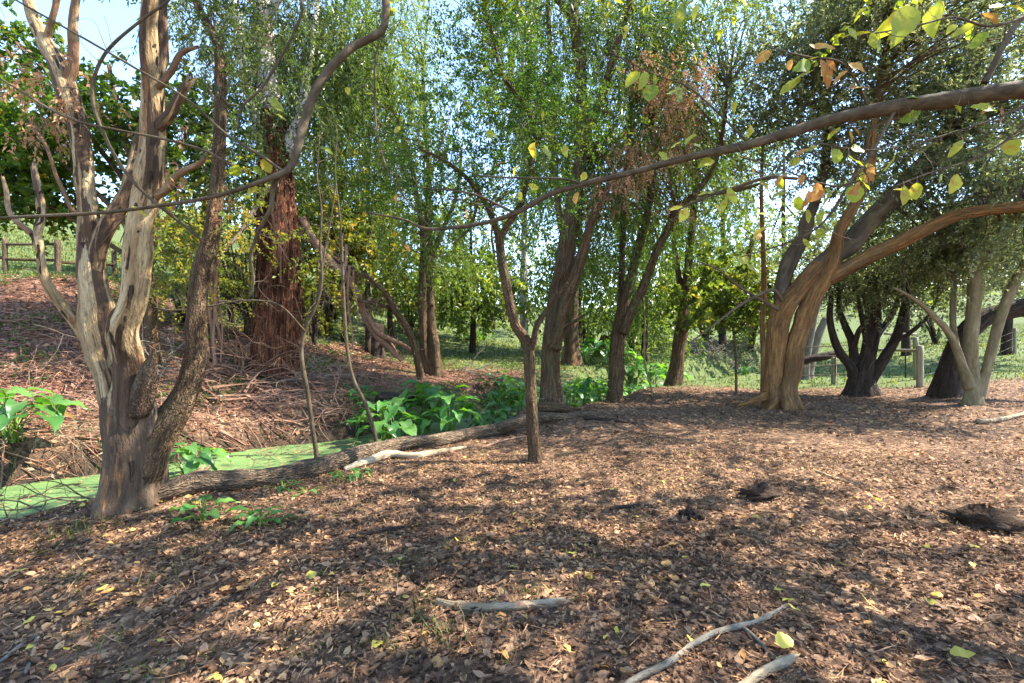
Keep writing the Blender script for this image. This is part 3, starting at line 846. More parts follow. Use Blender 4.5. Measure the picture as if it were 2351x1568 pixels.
tube_obj('limb', tube(limb([(620, 420, 12, 11.9), (560, 520, 10, 11), (520, 570, 8, 10.4), (490, 596, 6, 10.2), (470, 640, 4, 10.2)], 11), 7, .05, seed=91), BARK['twig'], gum)

# ------------------------------------------------------------------ slim forked tree standing alone on the litter
st = [
    limb([(1229, 1048, 32), (1224, 1000, 28), (1220, 930, 26), (1216, 860, 25), (1213, 800, 26), (1200, 770, 25), (1186, 752, 24), (1172, 705, 22), (1160, 640, 21), (1149, 580, 20), (1145, 535, 22)], 6.26, 6.1, ground=True),
    limb([(1213, 815, 22), (1226, 780, 17), (1234, 745, 14), (1254, 715, 11), (1284, 672, 9), (1304, 648, 7)], 6.2, 6.0),
    limb([(1145, 545, 16), (1130, 500, 13), (1105, 452, 11), (1065, 402, 10), (1010, 364, 8), (960, 340, 5)], 6.1, 5.6),
    limb([(1146, 550, 18), (1178, 496, 15), (1199, 458, 13), (1219, 380, 12), (1229, 310, 11), (1210, 250, 10), (1155, 175, 9), (1135, 100, 8), (1110, 0, 7), (1090, -80, 5)], 6.1, 6.4),
    limb([(1100, 448, 8), (1080, 520, 6), (1040, 560, 4)], 6.0, 5.7),
]
slim = tree('slim_tree', 'slim dark tree forking low, alone on the leaf litter', 'tree', st, 'willow', None, 18, .03, .06, 30, .25)
crown('robinia', [(1040, 290, 5.9, 90, 80, .5, 12, 14), (1140, 130, 6.2, 70, 120, .5, 16, 14), (1230, 250, 6.2, 90, 90, .5, 16, 14), (1000, 420, 5.8, 130, 60, .5, 14, 13), (1210, 430, 6.0, 80, 80, .4, 9, 11), (1330, 290, 6.2, 60, 50, .4, 7, 12), (1080, 40, 6.2, 110, 60, .5, 9, 12), (1180, 330, 6.1, 60, 60, .4, 8, 12)],
      st[2:4], slim, LEAF['robinia'], BARK['twig'], dens=1.1, twig_r=.006)

# ------------------------------------------------------------------ willows along the creek
w1 = [
    limb([(1266, 925, 50), (1264, 865, 43), (1266, 790, 41), (1272, 740, 42), (1280, 680, 42), (1294, 615, 40), (1304, 540, 38), (1314, 475, 35), (1330, 400, 30), (1334, 325, 27), (1336, 225, 25), (1331, 150, 24), (1320, 65, 22), (1314, -10, 20), (1300, -120, 14)], 11.8, 12.4, ground=True),
    limb([(1272, 800, 32), (1284, 755, 28), (1294, 705, 26), (1314, 655, 26), (1330, 605, 24), (1345, 555, 22), (1360, 500, 18), (1380, 462, 15), (1400, 420, 10)], 11.7, 11.0),
    limb([(1334, 340, 24), (1358, 276, 20), (1384, 215, 19), (1404, 150, 18), (1420, 90, 17), (1440, 25, 14), (1460, -60, 10)], 12.1, 11.4),
    limb([(1300, 560, 18), (1282, 480, 15), (1272, 350, 13), (1264, 200, 11), (1260, 60, 10), (1258, -60, 8)], 12, 12.8),
    limb([(1284, 760, 12), (1300, 748, 9), (1320, 738, 8), (1342, 722, 5)], 11.6, 11.2),
    limb([(1320, 60, 20), (1290, 10, 15), (1230, -40, 10)], 12.3, 12.3),
]
willow1 = tree('willow', 'tallest willow with a thick furrowed trunk behind the fallen log', 'tree', w1, 'willow', None, 22, .03, .05, 40, .35, knots=5)
crown('willow', [(1260, 60, 13.3, 130, 100, 1.6, 26, 15), (1400, 70, 12.5, 110, 100, 1.4, 22, 15), (1220, 230, 13.7, 90, 110, 1.2, 16, 14), (1420, 270, 12.1, 80, 110, 1.0, 14, 14), (1290, 380, 13.5, 90, 100, 1.0, 15, 13), (1400, 470, 12.1, 60, 90, .8, 9, 12), (1330, 560, 13.5, 70, 70, .8, 9, 11), (1330, -90, 14.3, 200, 60, 1.6, 9, 10)],
      w1, willow1, LEAF['willow'], BARK['twig'], dens=1.1)
w2 = [
    limb([(1411, 914, 32), (1414, 860, 31), (1417, 800, 32), (1423, 755, 32), (1432, 700, 24), (1447, 645, 22), (1456, 600, 20), (1474, 540, 18), (1485, 500, 16), (1497, 425, 14), (1500, 340, 12), (1490, 250, 10)], 12.7, 12.9, ground=True),
    limb([(1428, 765, 25), (1453, 708, 21), (1474, 665, 20), (1494, 615, 18), (1510, 570, 18), (1530, 535, 17), (1550, 485, 16), (1567, 468, 14), (1600, 440, 12), (1640, 380, 10), (1660, 300, 8), (1670, 200, 6)], 12.6, 11.8),
    limb([(1420, 760, 16), (1425, 690, 14), (1428, 600, 13), (1433, 480, 12), (1440, 380, 10), (1450, 240, 8)], 12.9, 13.6),
    limb([(1590, 448, 10), (1660, 442, 9), (1720, 430, 7), (1770, 410, 4)], 11.8, 11.2),
]
willow2 = tree('willow', 'willow forking into a narrow Y above the arum leaves', 'tree', w2, 'willow', None, 22, .03, .05, 40, .35, knots=5)
crown('willow', [(1480, 240, 13.5, 90, 110, 1.2, 18, 14), (1600, 160, 12.9, 110, 120, 1.3, 24, 14), (1480, 430, 13.9, 60, 90, .9, 11, 12), (1590, 350, 12.7, 80, 90, .9, 14, 12), (1640, 50, 12.9, 140, 90, 1.6, 20, 13), (1530, 40, 13.4, 80, 90, 1.2, 12, 12), (1390, 620, 14.3, 40, 60, .6, 5, 10), (1560, -80, 14.5, 180, 60, 1.6, 7, 10)],
      w2, willow2, LEAF['willow'], BARK['twig'], dens=1.0)
crown('deadhang', [(1450, 380, 11.2, 60, 60, .4, 24, 7), (1540, 300, 11.1, 70, 120, .5, 40, 7), (1490, 180, 11.0, 70, 50, .4, 16, 7), (1410, 440, 11.0, 50, 40, .4, 14, 6), (1600, 200, 11, 50, 60, .4, 10, 6), (1570, 480, 11.4, 50, 40, .4, 6, 4)], w2, willow2, LEAF['dead'], BARK['twig'], name='withered_leaves', twig_r=.006)
w3 = [
    limb([(1546, 886, 34), (1552, 850, 29), (1558, 800, 28), (1566, 750, 28), (1572, 700, 23), (1580, 620, 19), (1586, 540, 17), (1594, 460, 14), (1602, 380, 11), (1600, 260, 8)], 16.5, 16.7, ground=True),
    limb([(1566, 755, 24), (1590, 730, 18), (1618, 700, 17), (1645, 684, 16), (1676, 664, 15), (1700, 632, 14), (1716, 600, 12), (1730, 540, 9)], 16.4, 15.6),
    limb([(1574, 700, 16), (1560, 640, 13), (1548, 560, 11), (1540, 460, 8)], 16.5, 17.2),
]
willow3 = tree('willow', 'leaning willow at the creek bend with a crooked side branch', 'tree', w3, 'willow', None, 22, .03, .05, 40, .35, knots=5)
crown('willow', [(1610, 460, 16.5, 70, 110, 1.4, 17, 13), (1560, 560, 17, 55, 70, 1, 10, 12), (1700, 500, 15.6, 60, 80, 1, 12, 12), (1620, 280, 16.5, 80, 90, 1.4, 15, 12), (1690, 330, 16, 70, 90, 1.4, 14, 12)],
      w3, willow3, LEAF['willow2'], BARK['twig'], dens=1.0, per=2)
w4 = [
    limb([(1000, 862, 30), (997, 815, 26), (990, 750, 23), (987, 690, 21), (985, 630, 19), (984, 560, 17), (982, 480, 14), (985, 390, 12), (975, 280, 10), (970, 150, 7)], 15, 15.2, ground=True),
    limb([(984, 858, 24), (974, 800, 20), (970, 720, 19), (969, 640, 17), (973, 560, 15), (960, 470, 12), (940, 360, 10), (900, 240, 8), (870, 120, 6)], 15, 14.4),
    limb([(986, 600, 12), (1020, 520, 10), (1050, 440, 8), (1060, 340, 6)], 15.1, 15.6),
]
willow4 = tree('willow', 'pair of straight dark stems rising behind the tall arum clump', 'tree', w4, 'willow', None, 22, .03, .05, 40, .35, knots=5)
crown('willow', [(870, 80, 14, 120, 100, 1.6, 26, 15), (800, 200, 14, 80, 110, 1.2, 15, 14), (930, 230, 14.6, 90, 90, 1.2, 17, 14), (880, 380, 14.4, 100, 90, 1.2, 18, 13), (990, 400, 15.2, 80, 80, 1.2, 13, 12), (960, 540, 14.8, 80, 80, 1, 13, 12), (1030, 560, 15.6, 60, 70, 1, 8, 11), (860, -70, 15, 180, 60, 1.6, 8, 10)],
      w4, willow4, LEAF['willow2'], BARK['twig'], dens=1.1)
lean = [limb([(966, 866, 17), (956, 815, 17), (936, 757, 16), (910, 716, 15), (884, 672, 13), (845, 636, 11), (785, 605, 9), (730, 560, 7)], 14, 12.8, ground=True),
        limb([(905, 708, 10), (870, 700, 9), (830, 690, 8), (780, 685, 6), (740, 680, 4)], 13.6, 12.6)]
leaning = tree('leaning_tree', 'thin bare trunk leaning away from the pair of dark stems', 'tree', lean, 'willow', None, 10, .05, .05, 14, .2)
def twig_mass(parent, limbs, n, length, r0, mat, name='twigs', droop=.3, seed=1):
    tw = []
    for i in range(n):
        l = limbs[int(rng.integers(len(limbs)))]
        k = int(R(len(l) * .2, len(l) - 1))
        p = l[k, :3]
        d = rand_dirs(1)[0]; d[2] -= droop
        pts = [np.array([*p, r0])]
        q = p.copy()
        for s in range(4):
            d = norm(d + rng.standard_normal(3) * .35)
            q = q + d * R(.5, 1) * length / 4
            pts.append(np.array([*q, r0 * (1 - .22 * (s + 1))]))
        tw.append(tube(catmull(np.array(pts), 9), 4, cap=False, jitter=.3, seed=i))
    o = tube_obj(name, tw, mat, parent); o['kind'] = 'stuff'
    return o
# loose plates of bark still clinging to the bare stems
PLATES = [strip_mesh('bark_plate', 1.0, .5, .04, .35, 700 + i) for i in range(4)]
for m_ in PLATES:
    m_.materials.clear(); m_.materials.append(BARK['log'])
for i in range(90):
    st_ = dt[[0, 1, 2, 2, 1, 5, 4, 2][i % 8]]
    k = int(R(3, max(4, len(st_) - 4))); c_ = Vector(st_[k, :3]); r_ = st_[k, 3]
    ax = Vector(norm(st_[k + 2, :3] - st_[k - 2, :3])); th = R(-2.9, .3)
    nv = Vector((math.cos(th), math.sin(th), 0)); nv = (nv - ax * nv.dot(ax)).normalized()
    o = bpy.data.objects.new('bark_plate', PLATES[i % 4]); C.objects.link(o); o.parent = dead_tree
    xax = (ax * (1 if i % 2 else -1) + nv * R(.0, .10)).normalized(); zax = (nv - xax * nv.dot(xax)).normalized(); yax = zax.cross(xax)
    M = Matrix((xax * R(.06, .22), yax * R(.05, .11), zax * -R(.05, .12))).transposed().to_4x4()
    M.translation = c_ + nv * (r_ * 1.02) - Vector(dead_tree.location)
    o.matrix_local = M
twig_mass(leaning, lean, 110, 1.0, .007, BARK['redstrip'])

# broken limbs with red bark propped on the far bank
br = [limb([(690, 500, 20), (725, 560, 20), (764, 606, 19), (800, 640, 18), (826, 690, 16), (842, 735, 15), (862, 768, 14), (890, 796, 12), (922, 828, 8)], 12.6, 14.0),
      limb([(842, 725, 12), (868, 765, 11), (900, 780, 10), (930, 795, 9), (958, 812, 6)], 13.4, 14.2),
      limb([(820, 680, 9), (850, 730, 9), (880, 770, 9), (905, 800, 7), (912, 822, 5)], 13.5, 14.3),
      limb([(700, 520, 12), (680, 560, 9), (700, 620, 7)], 12.6, 12.2)]
b0 = br[0][-1, :3]
fl = empty('broken_limb', b0, 'broken limb with peeling orange bark propped from the gum down to the bank', 'branch')
for i, l in enumerate(br):
    tube_obj('limb', tube(l, 12, .08, 7, .08, seed=300 + i), BARK['redstrip'] if i < 3 else BARK['willow'], fl)
twig_mass(fl, br, 120, .9, .006, BARK['redstrip'], droop=.5)

# ------------------------------------------------------------------ ochre multi-stemmed tree
ot = [
    limb([(1812, 935, 51, 11.0), (1806, 890, 41, 11.0), (1820, 840, 38, 11.0), (1826, 790, 40, 11.0), (1845, 740, 40, 10.95), (1867, 682, 38, 10.9), (1890, 642, 38, 10.85), (1907, 610, 37, 10.8), (1918, 575, 30, 10.8), (1928, 530, 26, 10.7), (1957, 480, 23, 10.6), (1987, 415, 19, 10.5), (2002, 350, 18, 10.4), (2010, 250, 14, 10.3), (2030, 130, 11, 10.2), (2050, 0, 8, 10)], 11, ground=True),
    limb([(1772, 932, 48, 11.1), (1772, 890, 37, 11.1), (1777, 840, 40, 11.1), (1783, 790, 43, 11.1), (1788, 740, 45, 11.1), (1803, 702, 44, 11.05), (1828, 672, 40, 11.0), (1862, 632, 40, 10.95), (1890, 603, 37, 10.97), (1915, 584, 26, 11.0)], 11, ground=True),
    limb([(1872, 622, 30, 10.96), (1890, 603, 39, 10.96), (1945, 562, 41, 11.0), (1997, 507, 42, 11.1), (2052, 455, 42, 11.2), (2107, 395, 40, 11.4), (2152, 340, 35, 11.6), (2182, 290, 28, 11.8), (2215, 200, 23, 12), (2260, 90, 18, 12.2), (2300, -40, 12, 12.4)], 11),
    limb([(1790, 745, 30, 11.12), (1794, 680, 33, 11.2), (1803, 632, 33, 11.3), (1822, 585, 32, 11.4), (1843, 542, 28, 11.5), (1850, 508, 25, 11.5), (1868, 472, 21, 11.6), (1890, 400, 18, 11.7), (1900, 300, 14, 11.8), (1880, 180, 11, 11.9), (1860, 50, 8, 12)], 11),
    limb([(1890, 645, 35, 10.85), (1912, 632, 35, 10.8), (1947, 614, 33, 10.7), (2007, 582, 32, 10.5), (2067, 555, 32, 10.3), (2117, 530, 30, 10.1), (2167, 506, 28, 9.9), (2217, 490, 26, 9.7), (2292, 480, 25, 9.4), (2351, 474, 23, 9.2), (2480, 460, 19, 8.8), (2620, 420, 14, 8.4)], 10.5),
    limb([(1762, 905, 21, 11.1), (1740, 915, 18, 10.95), (1715, 925, 12, 10.85), (1692, 932, 6, 10.8)], 11),
    limb([(1822, 918, 19, 10.95), (1838, 934, 14, 10.8), (1846, 944, 7, 10.7)], 11),
    limb([(1800, 920, 19, 10.9), (1804, 938, 14, 10.7), (1806, 950, 7, 10.55)], 11),
    limb([(1780, 918, 18, 10.95), (1768, 934, 13, 10.75), (1760, 944, 6, 10.65)], 11),
    limb([(1800, 700, 9, 11.0), (1780, 668, 8, 10.8), (1752, 672, 7, 10.6), (1700, 700, 6, 10.3), (1640, 745, 4, 10.0), (1580, 790, 3, 9.8)], 11),
    limb([(1786, 710, 9, 10.9), (1750, 690, 7, 10.7), (1700, 660, 6, 10.5), (1650, 620, 4, 10.3), (1600, 600, 3, 10.2)], 11),
]
ochre = tree('spreading_tree', 'spreading ochre barked tree with joined twin trunks and long arching limbs', 'tree', ot, 'tan', None, 9, .014, .05, 36, .12, ['tan', 'tan', 'tandark', 'tandark', 'tan', 'tan', 'tan', 'tan', 'tan', 'twig', 'twig'], knots=7)
OB = [(1830, 130, 11.5, 110, 110, 1.2, 30, 20), (1960, 80, 10.6, 120, 110, 1.2, 36, 20), (2110, 110, 11.0, 120, 110, 1.4, 36, 20), (2270, 110, 11, 110, 120, 1.6, 34, 20), (1870, 300, 11.5, 80, 80, 1, 20, 18), (2010, 290, 11.2, 80, 80, 1, 24, 18),
      (2150, 260, 11.8, 80, 90, 1, 24, 18), (2290, 300, 11, 100, 90, 1.4, 28, 18), (2230, 430, 10.6, 90, 60, 1.2, 20, 17), (2080, 440, 12, 70, 60, .9, 14, 16), (2330, 400, 9.6, 70, 70, 1, 18, 16), (2340, 560, 9.8, 60, 60, .8, 12, 16),
      (1920, 420, 11.6, 60, 60, .9, 12, 15), (2200, 580, 12, 80, 40, 1, 12, 15), (1760, 220, 11.8, 60, 110, 1, 16, 17), (2140, -30, 8.6, 190, 70, 1.1, 22, 12), (1960, -90, 8.6, 160, 60, 1.0, 14, 11), (2340, 20, 8.4, 120, 90, 1.1, 14, 12), (1760, -90, 9.4, 150, 60, 1.0, 10, 10)]  # closer top clumps extend the foliage, added to shade the mid ground
crown('olive', OB, ot[:5], ochre, LEAF['olive'], BARK['twig'], dens=.95)
crown('olive', [(2000, -110, 11.4, 300, 80, 1.6, 16, 10), (2350, -120, 11.4, 200, 90, 1.8, 10, 10), (2560, 250, 10, 180, 240, 1.6, 16, 10)], ot[:5], ochre, LEAF['olive'], BARK['twig'], name='unseen_shade_crown')  # unseen clumps above and beside the frame, added for the shade they cast

# slim straight trunk close behind it
pole_t = [limb([(1752, 902, 13), (1753, 820, 12), (1751, 740, 12), (1754, 660, 12), (1752, 560, 10), (1748, 450, 8), (1752, 320, 6)], 12.2, 12.4, ground=True)]
slim2 = tree('pole_tree', 'straight pole thin trunk just beside the ochre twin trunk', 'tree', pole_t, 'tan', None, 8, .03, .04, 14, .15)
crown('bush', [(1745, 420, 12.4, 40, 70, .6, 9, 9), (1750, 300, 12.4, 45, 60, .6, 9, 9)], pole_t, slim2, LEAF['olive'], BARK['twig'])
# autumn sapling in front of the creek bend
asap = [limb([(1690, 858, 6), (1688, 800, 6), (1680, 740, 5), (1660, 680, 4), (1640, 640, 3)], 13.8, 13.4, ground=True), limb([(1684, 770, 5), (1715, 735, 4), (1735, 710, 3)], 13.8, 13.5), limb([(1680, 745, 4), (1640, 720, 3), (1600, 705, 2)], 13.6, 13.3)]
autumn = tree('autumn_sapling', 'young maple sapling turning yellow by the debris mound', 'tree', asap, 'twig', None, 0, .02, .02, 8, 0)
crown('maple', [(1640, 650, 13.4, 50, 40, .6, 12, 9), (1690, 700, 13.5, 55, 25, .6, 8, 8), (1610, 700, 13.3, 40, 25, .5, 8, 8), (1735, 700, 13.5, 30, 30, .4, 7, 7), (1720, 640, 13.5, 30, 30, .4, 6, 7)], asap, autumn, LEAF['autumn'], BARK['twig'], twig_r=.005)

# ------------------------------------------------------------------ dark fan-stemmed tree
ft = [
    limb([(1978, 905, 60, 13.6), (1978, 875, 48, 13.6), (1984, 845, 38, 13.6), (1993, 815, 30, 13.6), (2002, 770, 29, 13.6), (2007, 720, 27, 13.65), (2003, 660, 22, 13.7), (1996, 600, 16, 13.8), (2000, 520, 10, 14)], 13.6, ground=True),
    limb([(1966, 880, 30, 13.6), (1953, 842, 20, 13.55), (1930, 812, 18, 13.5), (1914, 775, 16, 13.4), (1905, 728, 13, 13.3), (1908, 680, 10, 13.2), (1900, 620, 7, 13.1)], 13),
    limb([(1968, 870, 28, 13.65), (1961, 825, 20, 13.7), (1955, 782, 17, 13.75), (1938, 742, 14, 13.8), (1926, 705, 11, 13.9), (1930, 650, 8, 14)], 13),
    limb([(1988, 890, 30, 13.55), (2008, 858, 24, 13.45), (2032, 820, 22, 13.4), (2057, 775, 19, 13.3), (2072, 725, 16, 13.2), (2078, 685, 12, 13.1), (2084, 630, 8, 13)], 13),
    limb([(2024, 830, 14, 13.4), (2050, 790, 10, 13.2), (2088, 765, 9, 13.0), (2128, 730, 7, 12.8), (2150, 690, 5, 12.7)], 13),
    limb([(2000, 790, 18, 13.6), (2020, 760, 14, 13.7), (2045, 728, 12, 13.8), (2060, 690, 9, 13.9), (2064, 640, 6, 14)], 13),
    limb([(1958, 800, 12, 13.7), (1972, 760, 11, 13.5), (1990, 735, 10, 13.4), (1986, 690, 8, 13.3), (1972, 640, 6, 13.2)], 13),
    limb([(1994, 810, 14, 13.6), (1985, 760, 12, 13.5), (1975, 710, 10, 13.4), (1960, 660, 7, 13.3)], 13),
]
fan = tree('fan_stemmed_tree', 'dark many stemmed tree fanning out from one fluted base before the fence', 'tree', ft, 'dark', None, 12, .06, .05, 30, .35, None, 9)
crown('olive', [(1930, 640, 13.4, 90, 45, 1.1, 22, 17), (2020, 620, 13.6, 90, 50, 1.2, 24, 17), (2100, 640, 13, 70, 50, 1, 18, 17), (1990, 660, 13.6, 70, 26, .9, 8, 14), (2150, 590, 13, 60, 50, 1, 12, 15), (1900, 570, 13.4, 70, 60, 1.2, 14, 15), (2060, 540, 13.8, 110, 60, 1.4, 18, 15)], ft, fan, LEAF['olive'], BARK['twig'], dens=1.05)

# ------------------------------------------------------------------ pale three-stemmed tree
pt = [
    limb([(2232, 934, 40), (2233, 905, 32), (2233, 865, 27), (2229, 790, 26), (2234, 715, 26), (2239, 645, 26), (2241, 590, 24), (2250, 525, 17), (2254, 450, 13), (2262, 350, 10), (2270, 240, 7)], 11.2, 11.4, ground=True),
    limb([(2224, 890, 24), (2213, 850, 19), (2193, 792, 16), (2167, 750, 14), (2128, 710, 11), (2085, 678, 7), (2050, 660, 4)], 11.2, 10.8),
    limb([(2242, 925, 24), (2254, 890, 20), (2268, 840, 18), (2282, 780, 20), (2302, 715, 20), (2322, 668, 20), (2343, 624, 19), (2368, 575, 16), (2400, 500, 12)], 11.2, 10.9),
    limb([(2239, 610, 18), (2220, 575, 15), (2196, 550, 13), (2170, 520, 10), (2140, 470, 7)], 11.4, 11.2),
    limb([(2243, 605, 16), (2262, 582, 13), (2280, 545, 11), (2300, 480, 8)], 11.3, 11.6),
    limb([(2196, 800, 13), (2188, 740, 12), (2190, 660, 11), (2194, 580, 9), (2190, 500, 6)], 11.4, 12),
]
pale = tree('pale_tree', 'pale smooth barked tree with three slender stems near the leaning trunk', 'tree', pt, 'pale', None, 6, .02, .05, 22, .22, knots=6)
crown('olive', [(2150, 570, 12, 70, 45, .9, 12, 15), (2290, 540, 12, 80, 50, .9, 13, 15), (2200, 520, 11.6, 90, 50, 1, 16, 15), (2310, 500, 11, 70, 70, 1, 14, 15), (2120, 560, 11.2, 60, 60, .8, 10, 14)], pt, pale, LEAF['olive'], BARK['twig'], dens=1.05)
# dark trunk leaning hard over
lt = [limb([(2170, 912, 60), (2176, 865, 47), (2192, 812, 42), (2217, 768, 43), (2256, 733, 40), (2292, 720, 37), (2330, 709, 40), (2375, 700, 40), (2460, 670, 34), (2560, 600, 26)], 12.6, 11.9, ground=True)]
lt.append(limb([(2400, 690, 26), (2440, 620, 20), (2460, 520, 14)], 12, 12.2))
bent = tree('bent_tree', 'thick dark trunk bent over almost flat behind the pale stems', 'tree', lt, 'dark', None, 16, .05, .05, 28, .2)
crown('olive', [(2470, 560, 12, 90, 120, 1.2, 14, 11)], lt, bent, LEAF['olive'], BARK['twig'])

# ------------------------------------------------------------------ maple behind the broken tree, and a shrub group on the slope
mt = [
    limb([(352, 790, 26), (346, 720, 24), (342, 650, 22), (336, 560, 20), (322, 460, 17), (300, 360, 14), (270, 260, 11), (250, 150, 8)], 10.5, 11.0, ground=True),
    limb([(338, 580, 14), (250, 470, 11), (150, 380, 9), (60, 310, 7), (-40, 250, 5)], 10.8, 11.6),
    limb([(330, 500, 13), (400, 380, 10), (440, 270, 7)], 10.8, 11.4),
    limb([(325, 460, 12), (220, 330, 10), (130, 200, 8), (60, 100, 6)], 11, 12),
    limb([(340, 620, 12), (220, 540, 9), (110, 470, 7), (0, 430, 5)], 10.8, 11.4),
]
maple = tree('maple', 'green maple on the bank behind the broken pale tree', 'tree', mt, 'willow', None, 10, .04, .04, 18, .2)
crown('maple', [(60, 180, 11.8, 90, 90, 1.2, 18, 10), (50, 330, 11.4, 90, 60, 1.1, 22, 11), (150, 300, 11.3, 90, 80, 1, 14, 9), (250, 330, 11, 60, 90, .9, 12, 9), (60, 440, 11.2, 110, 40, 1, 22, 11), (400, 330, 11.2, 60, 90, .9, 14, 10), (420, 220, 11.2, 60, 70, .9, 9, 9), (250, 210, 11.6, 70, 60, .9, 8, 8), (-100, 330, 11.5, 110, 160, 1.2, 22, 10)],
      mt, maple, LEAF['maple'], BARK['twig'], dens=1.1)
crown('bush', [(400, 540, 10.5, 70, 70, .8, 16, 10), (430, 640, 10.2, 50, 50, .6, 10, 9), (530, 540, 10.6, 30, 80, .5, 7, 8), (530, 420, 10.8, 40, 60, .6, 7, 8)], [mt[0], mt[2]], maple, LEAF['yellowgreen'], BARK['twig'], name='lower_crown', dens=1.1, twig_r=.006)

# bare many-stemmed shrub left of the gum
sh = []
for i in range(16):
    u1 = 470 + i * 8; du = (i - 10) * 9
    sh.append(limb([(575 + R(-12, 12), 742 + R(-8, 8), 7), (560 + du * .35, 690, 6), (545 + du * .8, 640, 5), (530 + du * 1.2, 580 - R(0, 50), 3)], 14.5, 14 + R(-.6, .6), n=12))
shb = empty('bare_shrub', (*sh[0][0, :2], zh1(*sh[0][0, :2])), 'bare shrub of many thin arching stems beside the red trunk', 'shrub')
for l in sh:
    a = l[0].copy(); a[2] = zh1(a[0], a[1]) - .05
    tube_obj('stem', tube(np.vstack([a, l]), 6, .03, seed=3), BARK['willow'], shb)
twig_mass(shb, sh, 120, .7, .005, BARK['twig'], droop=-.2)
crown('bush', [(520, 600, 14, 60, 40, .8, 8, 7), (570, 640, 14.2, 40, 50, .6, 5, 6)], sh, shb, LEAF['bush'], BARK['twig'], twigs=False)

# ------------------------------------------------------------------ trees farther back
def v_of(z, Y): return 784 - (z - CAM_Z) / Y * FOC
def back_tree(name, label, u, Y, vtop, w, bark, leaf, blobs, kind='far', lean=0, group=None, dens=1.0, nlimb=5):
    x = (u - 1175.5) / FOC * Y
    vb = v_of(zh1(x, Y), Y)
    spec = []
    for k in range(7):
        t = k / 6
        spec.append((u + lean * t + R(-5, 5) * (k > 0), vb + (vtop - vb) * t, w * (1 - .8 * t) + 1.5))
    ls = [limb(spec, Y, Y + R(-.5, .5), ground=True, n=26)]
    tr = ls[0]
    for i in range(nlimb):
        b = blobs[i % len(blobs)]
        k = int(R(6, 19))
        s = tr[k]
        e = P(b[0] + R(-.4, .4) * b[3], b[1] + R(-.3, .3) * b[4], b[2])
        m = (s[:3] + e) / 2 + np.array([0, 0, R(-.2, .4)])
        ls.append(catmull(np.array([[*s[:3], s[3] * .6], [*m, s[3] * .4], [*e, .012]]), 12))
    t = tree(name, label, 'tree', ls, bark, group, 10, .05, .05, 14, .2)
    crown(kind, blobs, ls, t, LEAF[leaf], BARK['twig'], dens=dens, twig_r=.014)
    return t

back_tree('hillside_tree', 'leafy tree on the hillside between the maple and the gum', 470, 21, 180, 16, 'willow', 'bush', [(430, 480, 20, 100, 120, 2, 18, 9), (560, 420, 21, 90, 120, 2, 16, 9), (480, 600, 19, 90, 60, 1.6, 12, 8), (540, 270, 21, 60, 70, 2, 6, 9)], 'farbush')
back_tree('hillside_tree', 'tall drooping tree behind the red gum trunk', 735, 22, 20, 20, 'dark', 'willow', [(740, 120, 22, 100, 110, 2.2, 20, 10), (720, 300, 22, 90, 110, 2, 16, 9), (790, 440, 21, 90, 90, 2, 16, 9), (700, 460, 22, 70, 80, 2, 10, 9)])
back_tree('hillside_tree', 'bushy yellow green tree above the propped broken limb', 790, 19, 420, 14, 'dark', 'yellowgreen', [(760, 560, 18.5, 90, 70, 1.6, 18, 10), (860, 560, 19, 80, 70, 1.6, 16, 10), (800, 460, 19, 80, 60, 1.6, 12, 9), (740, 660, 18.5, 60, 40, 1.2, 8, 8)], 'farbush')
back_tree('hillside_tree', 'low sunlit green tree behind the pair of dark stems', 900, 21, 440, 13, 'dark', 'willow2', [(900, 620, 20.5, 90, 70, 1.8, 18, 10), (1040, 650, 20.5, 80, 60, 1.8, 16, 10), (940, 500, 21, 110, 70, 1.8, 16, 9)], 'farbush')
back_tree('hillside_tree', 'sunlit bushy tree filling the gap beside the slim tree', 1085, 23, 480, 14, 'dark', 'bush', [(1070, 620, 22, 80, 80, 1.8, 18, 10), (1130, 690, 22, 60, 50, 1.6, 12, 9), (1110, 530, 23, 90, 60, 1.8, 13, 9)], 'farbush')
back_tree('far_gum', 'white trunked gum far behind the slim tree', 1206, 26, -20, 17, 'gum', 'euc', [(1180, 60, 26, 120, 90, 2.4, 16, 9), (1120, 190, 26, 70, 70, 2, 8, 8), (1240, 250, 26, 80, 90, 2, 10, 8)], 'far', -6)
back_tree('far_tree', 'dense green tree behind the tallest willow', 1330, 27, 120, 16, 'dark', 'willow2', [(1250, 470, 26, 90, 90, 2, 16, 9), (1340, 640, 25, 90, 60, 2, 16, 9), (1400, 520, 26, 70, 90, 2, 14, 9), (1320, 300, 27, 110, 100, 2.2, 16, 9), (1250, 640, 25, 50, 50, 1.6, 8, 8)])
back_tree('far_tree', 'pale green drooping tree behind the Y shaped willow', 1480, 24, 160, 14, 'dark', 'willow2', [(1500, 620, 23, 80, 90, 1.8, 18, 9), (1440, 420, 24, 80, 110, 2, 16, 9), (1530, 330, 24, 80, 110, 2, 14, 9), (1470, 720, 23, 50, 40, 1.4, 8, 8)])
back_tree('far_tree', 'loose green tree beyond the leaning willow', 1660, 28, 240, 15, 'dark', 'bush', [(1640, 560, 27, 80, 80, 2, 13, 9), (1700, 420, 28, 90, 100, 2.2, 14, 9), (1600, 660, 27, 60, 50, 1.6, 8, 8), (1720, 640, 27, 60, 50, 1.6, 9, 8)], 'farbush')
back_tree('far_tree', 'grey green tree beyond the debris mound', 1800, 32, 330, 14, 'dark', 'olive', [(1760, 560, 31, 70, 90, 2, 12, 9), (1850, 520, 31, 80, 100, 2, 13, 9), (1840, 690, 31, 70, 35, 2, 9, 8)], 'farbush')
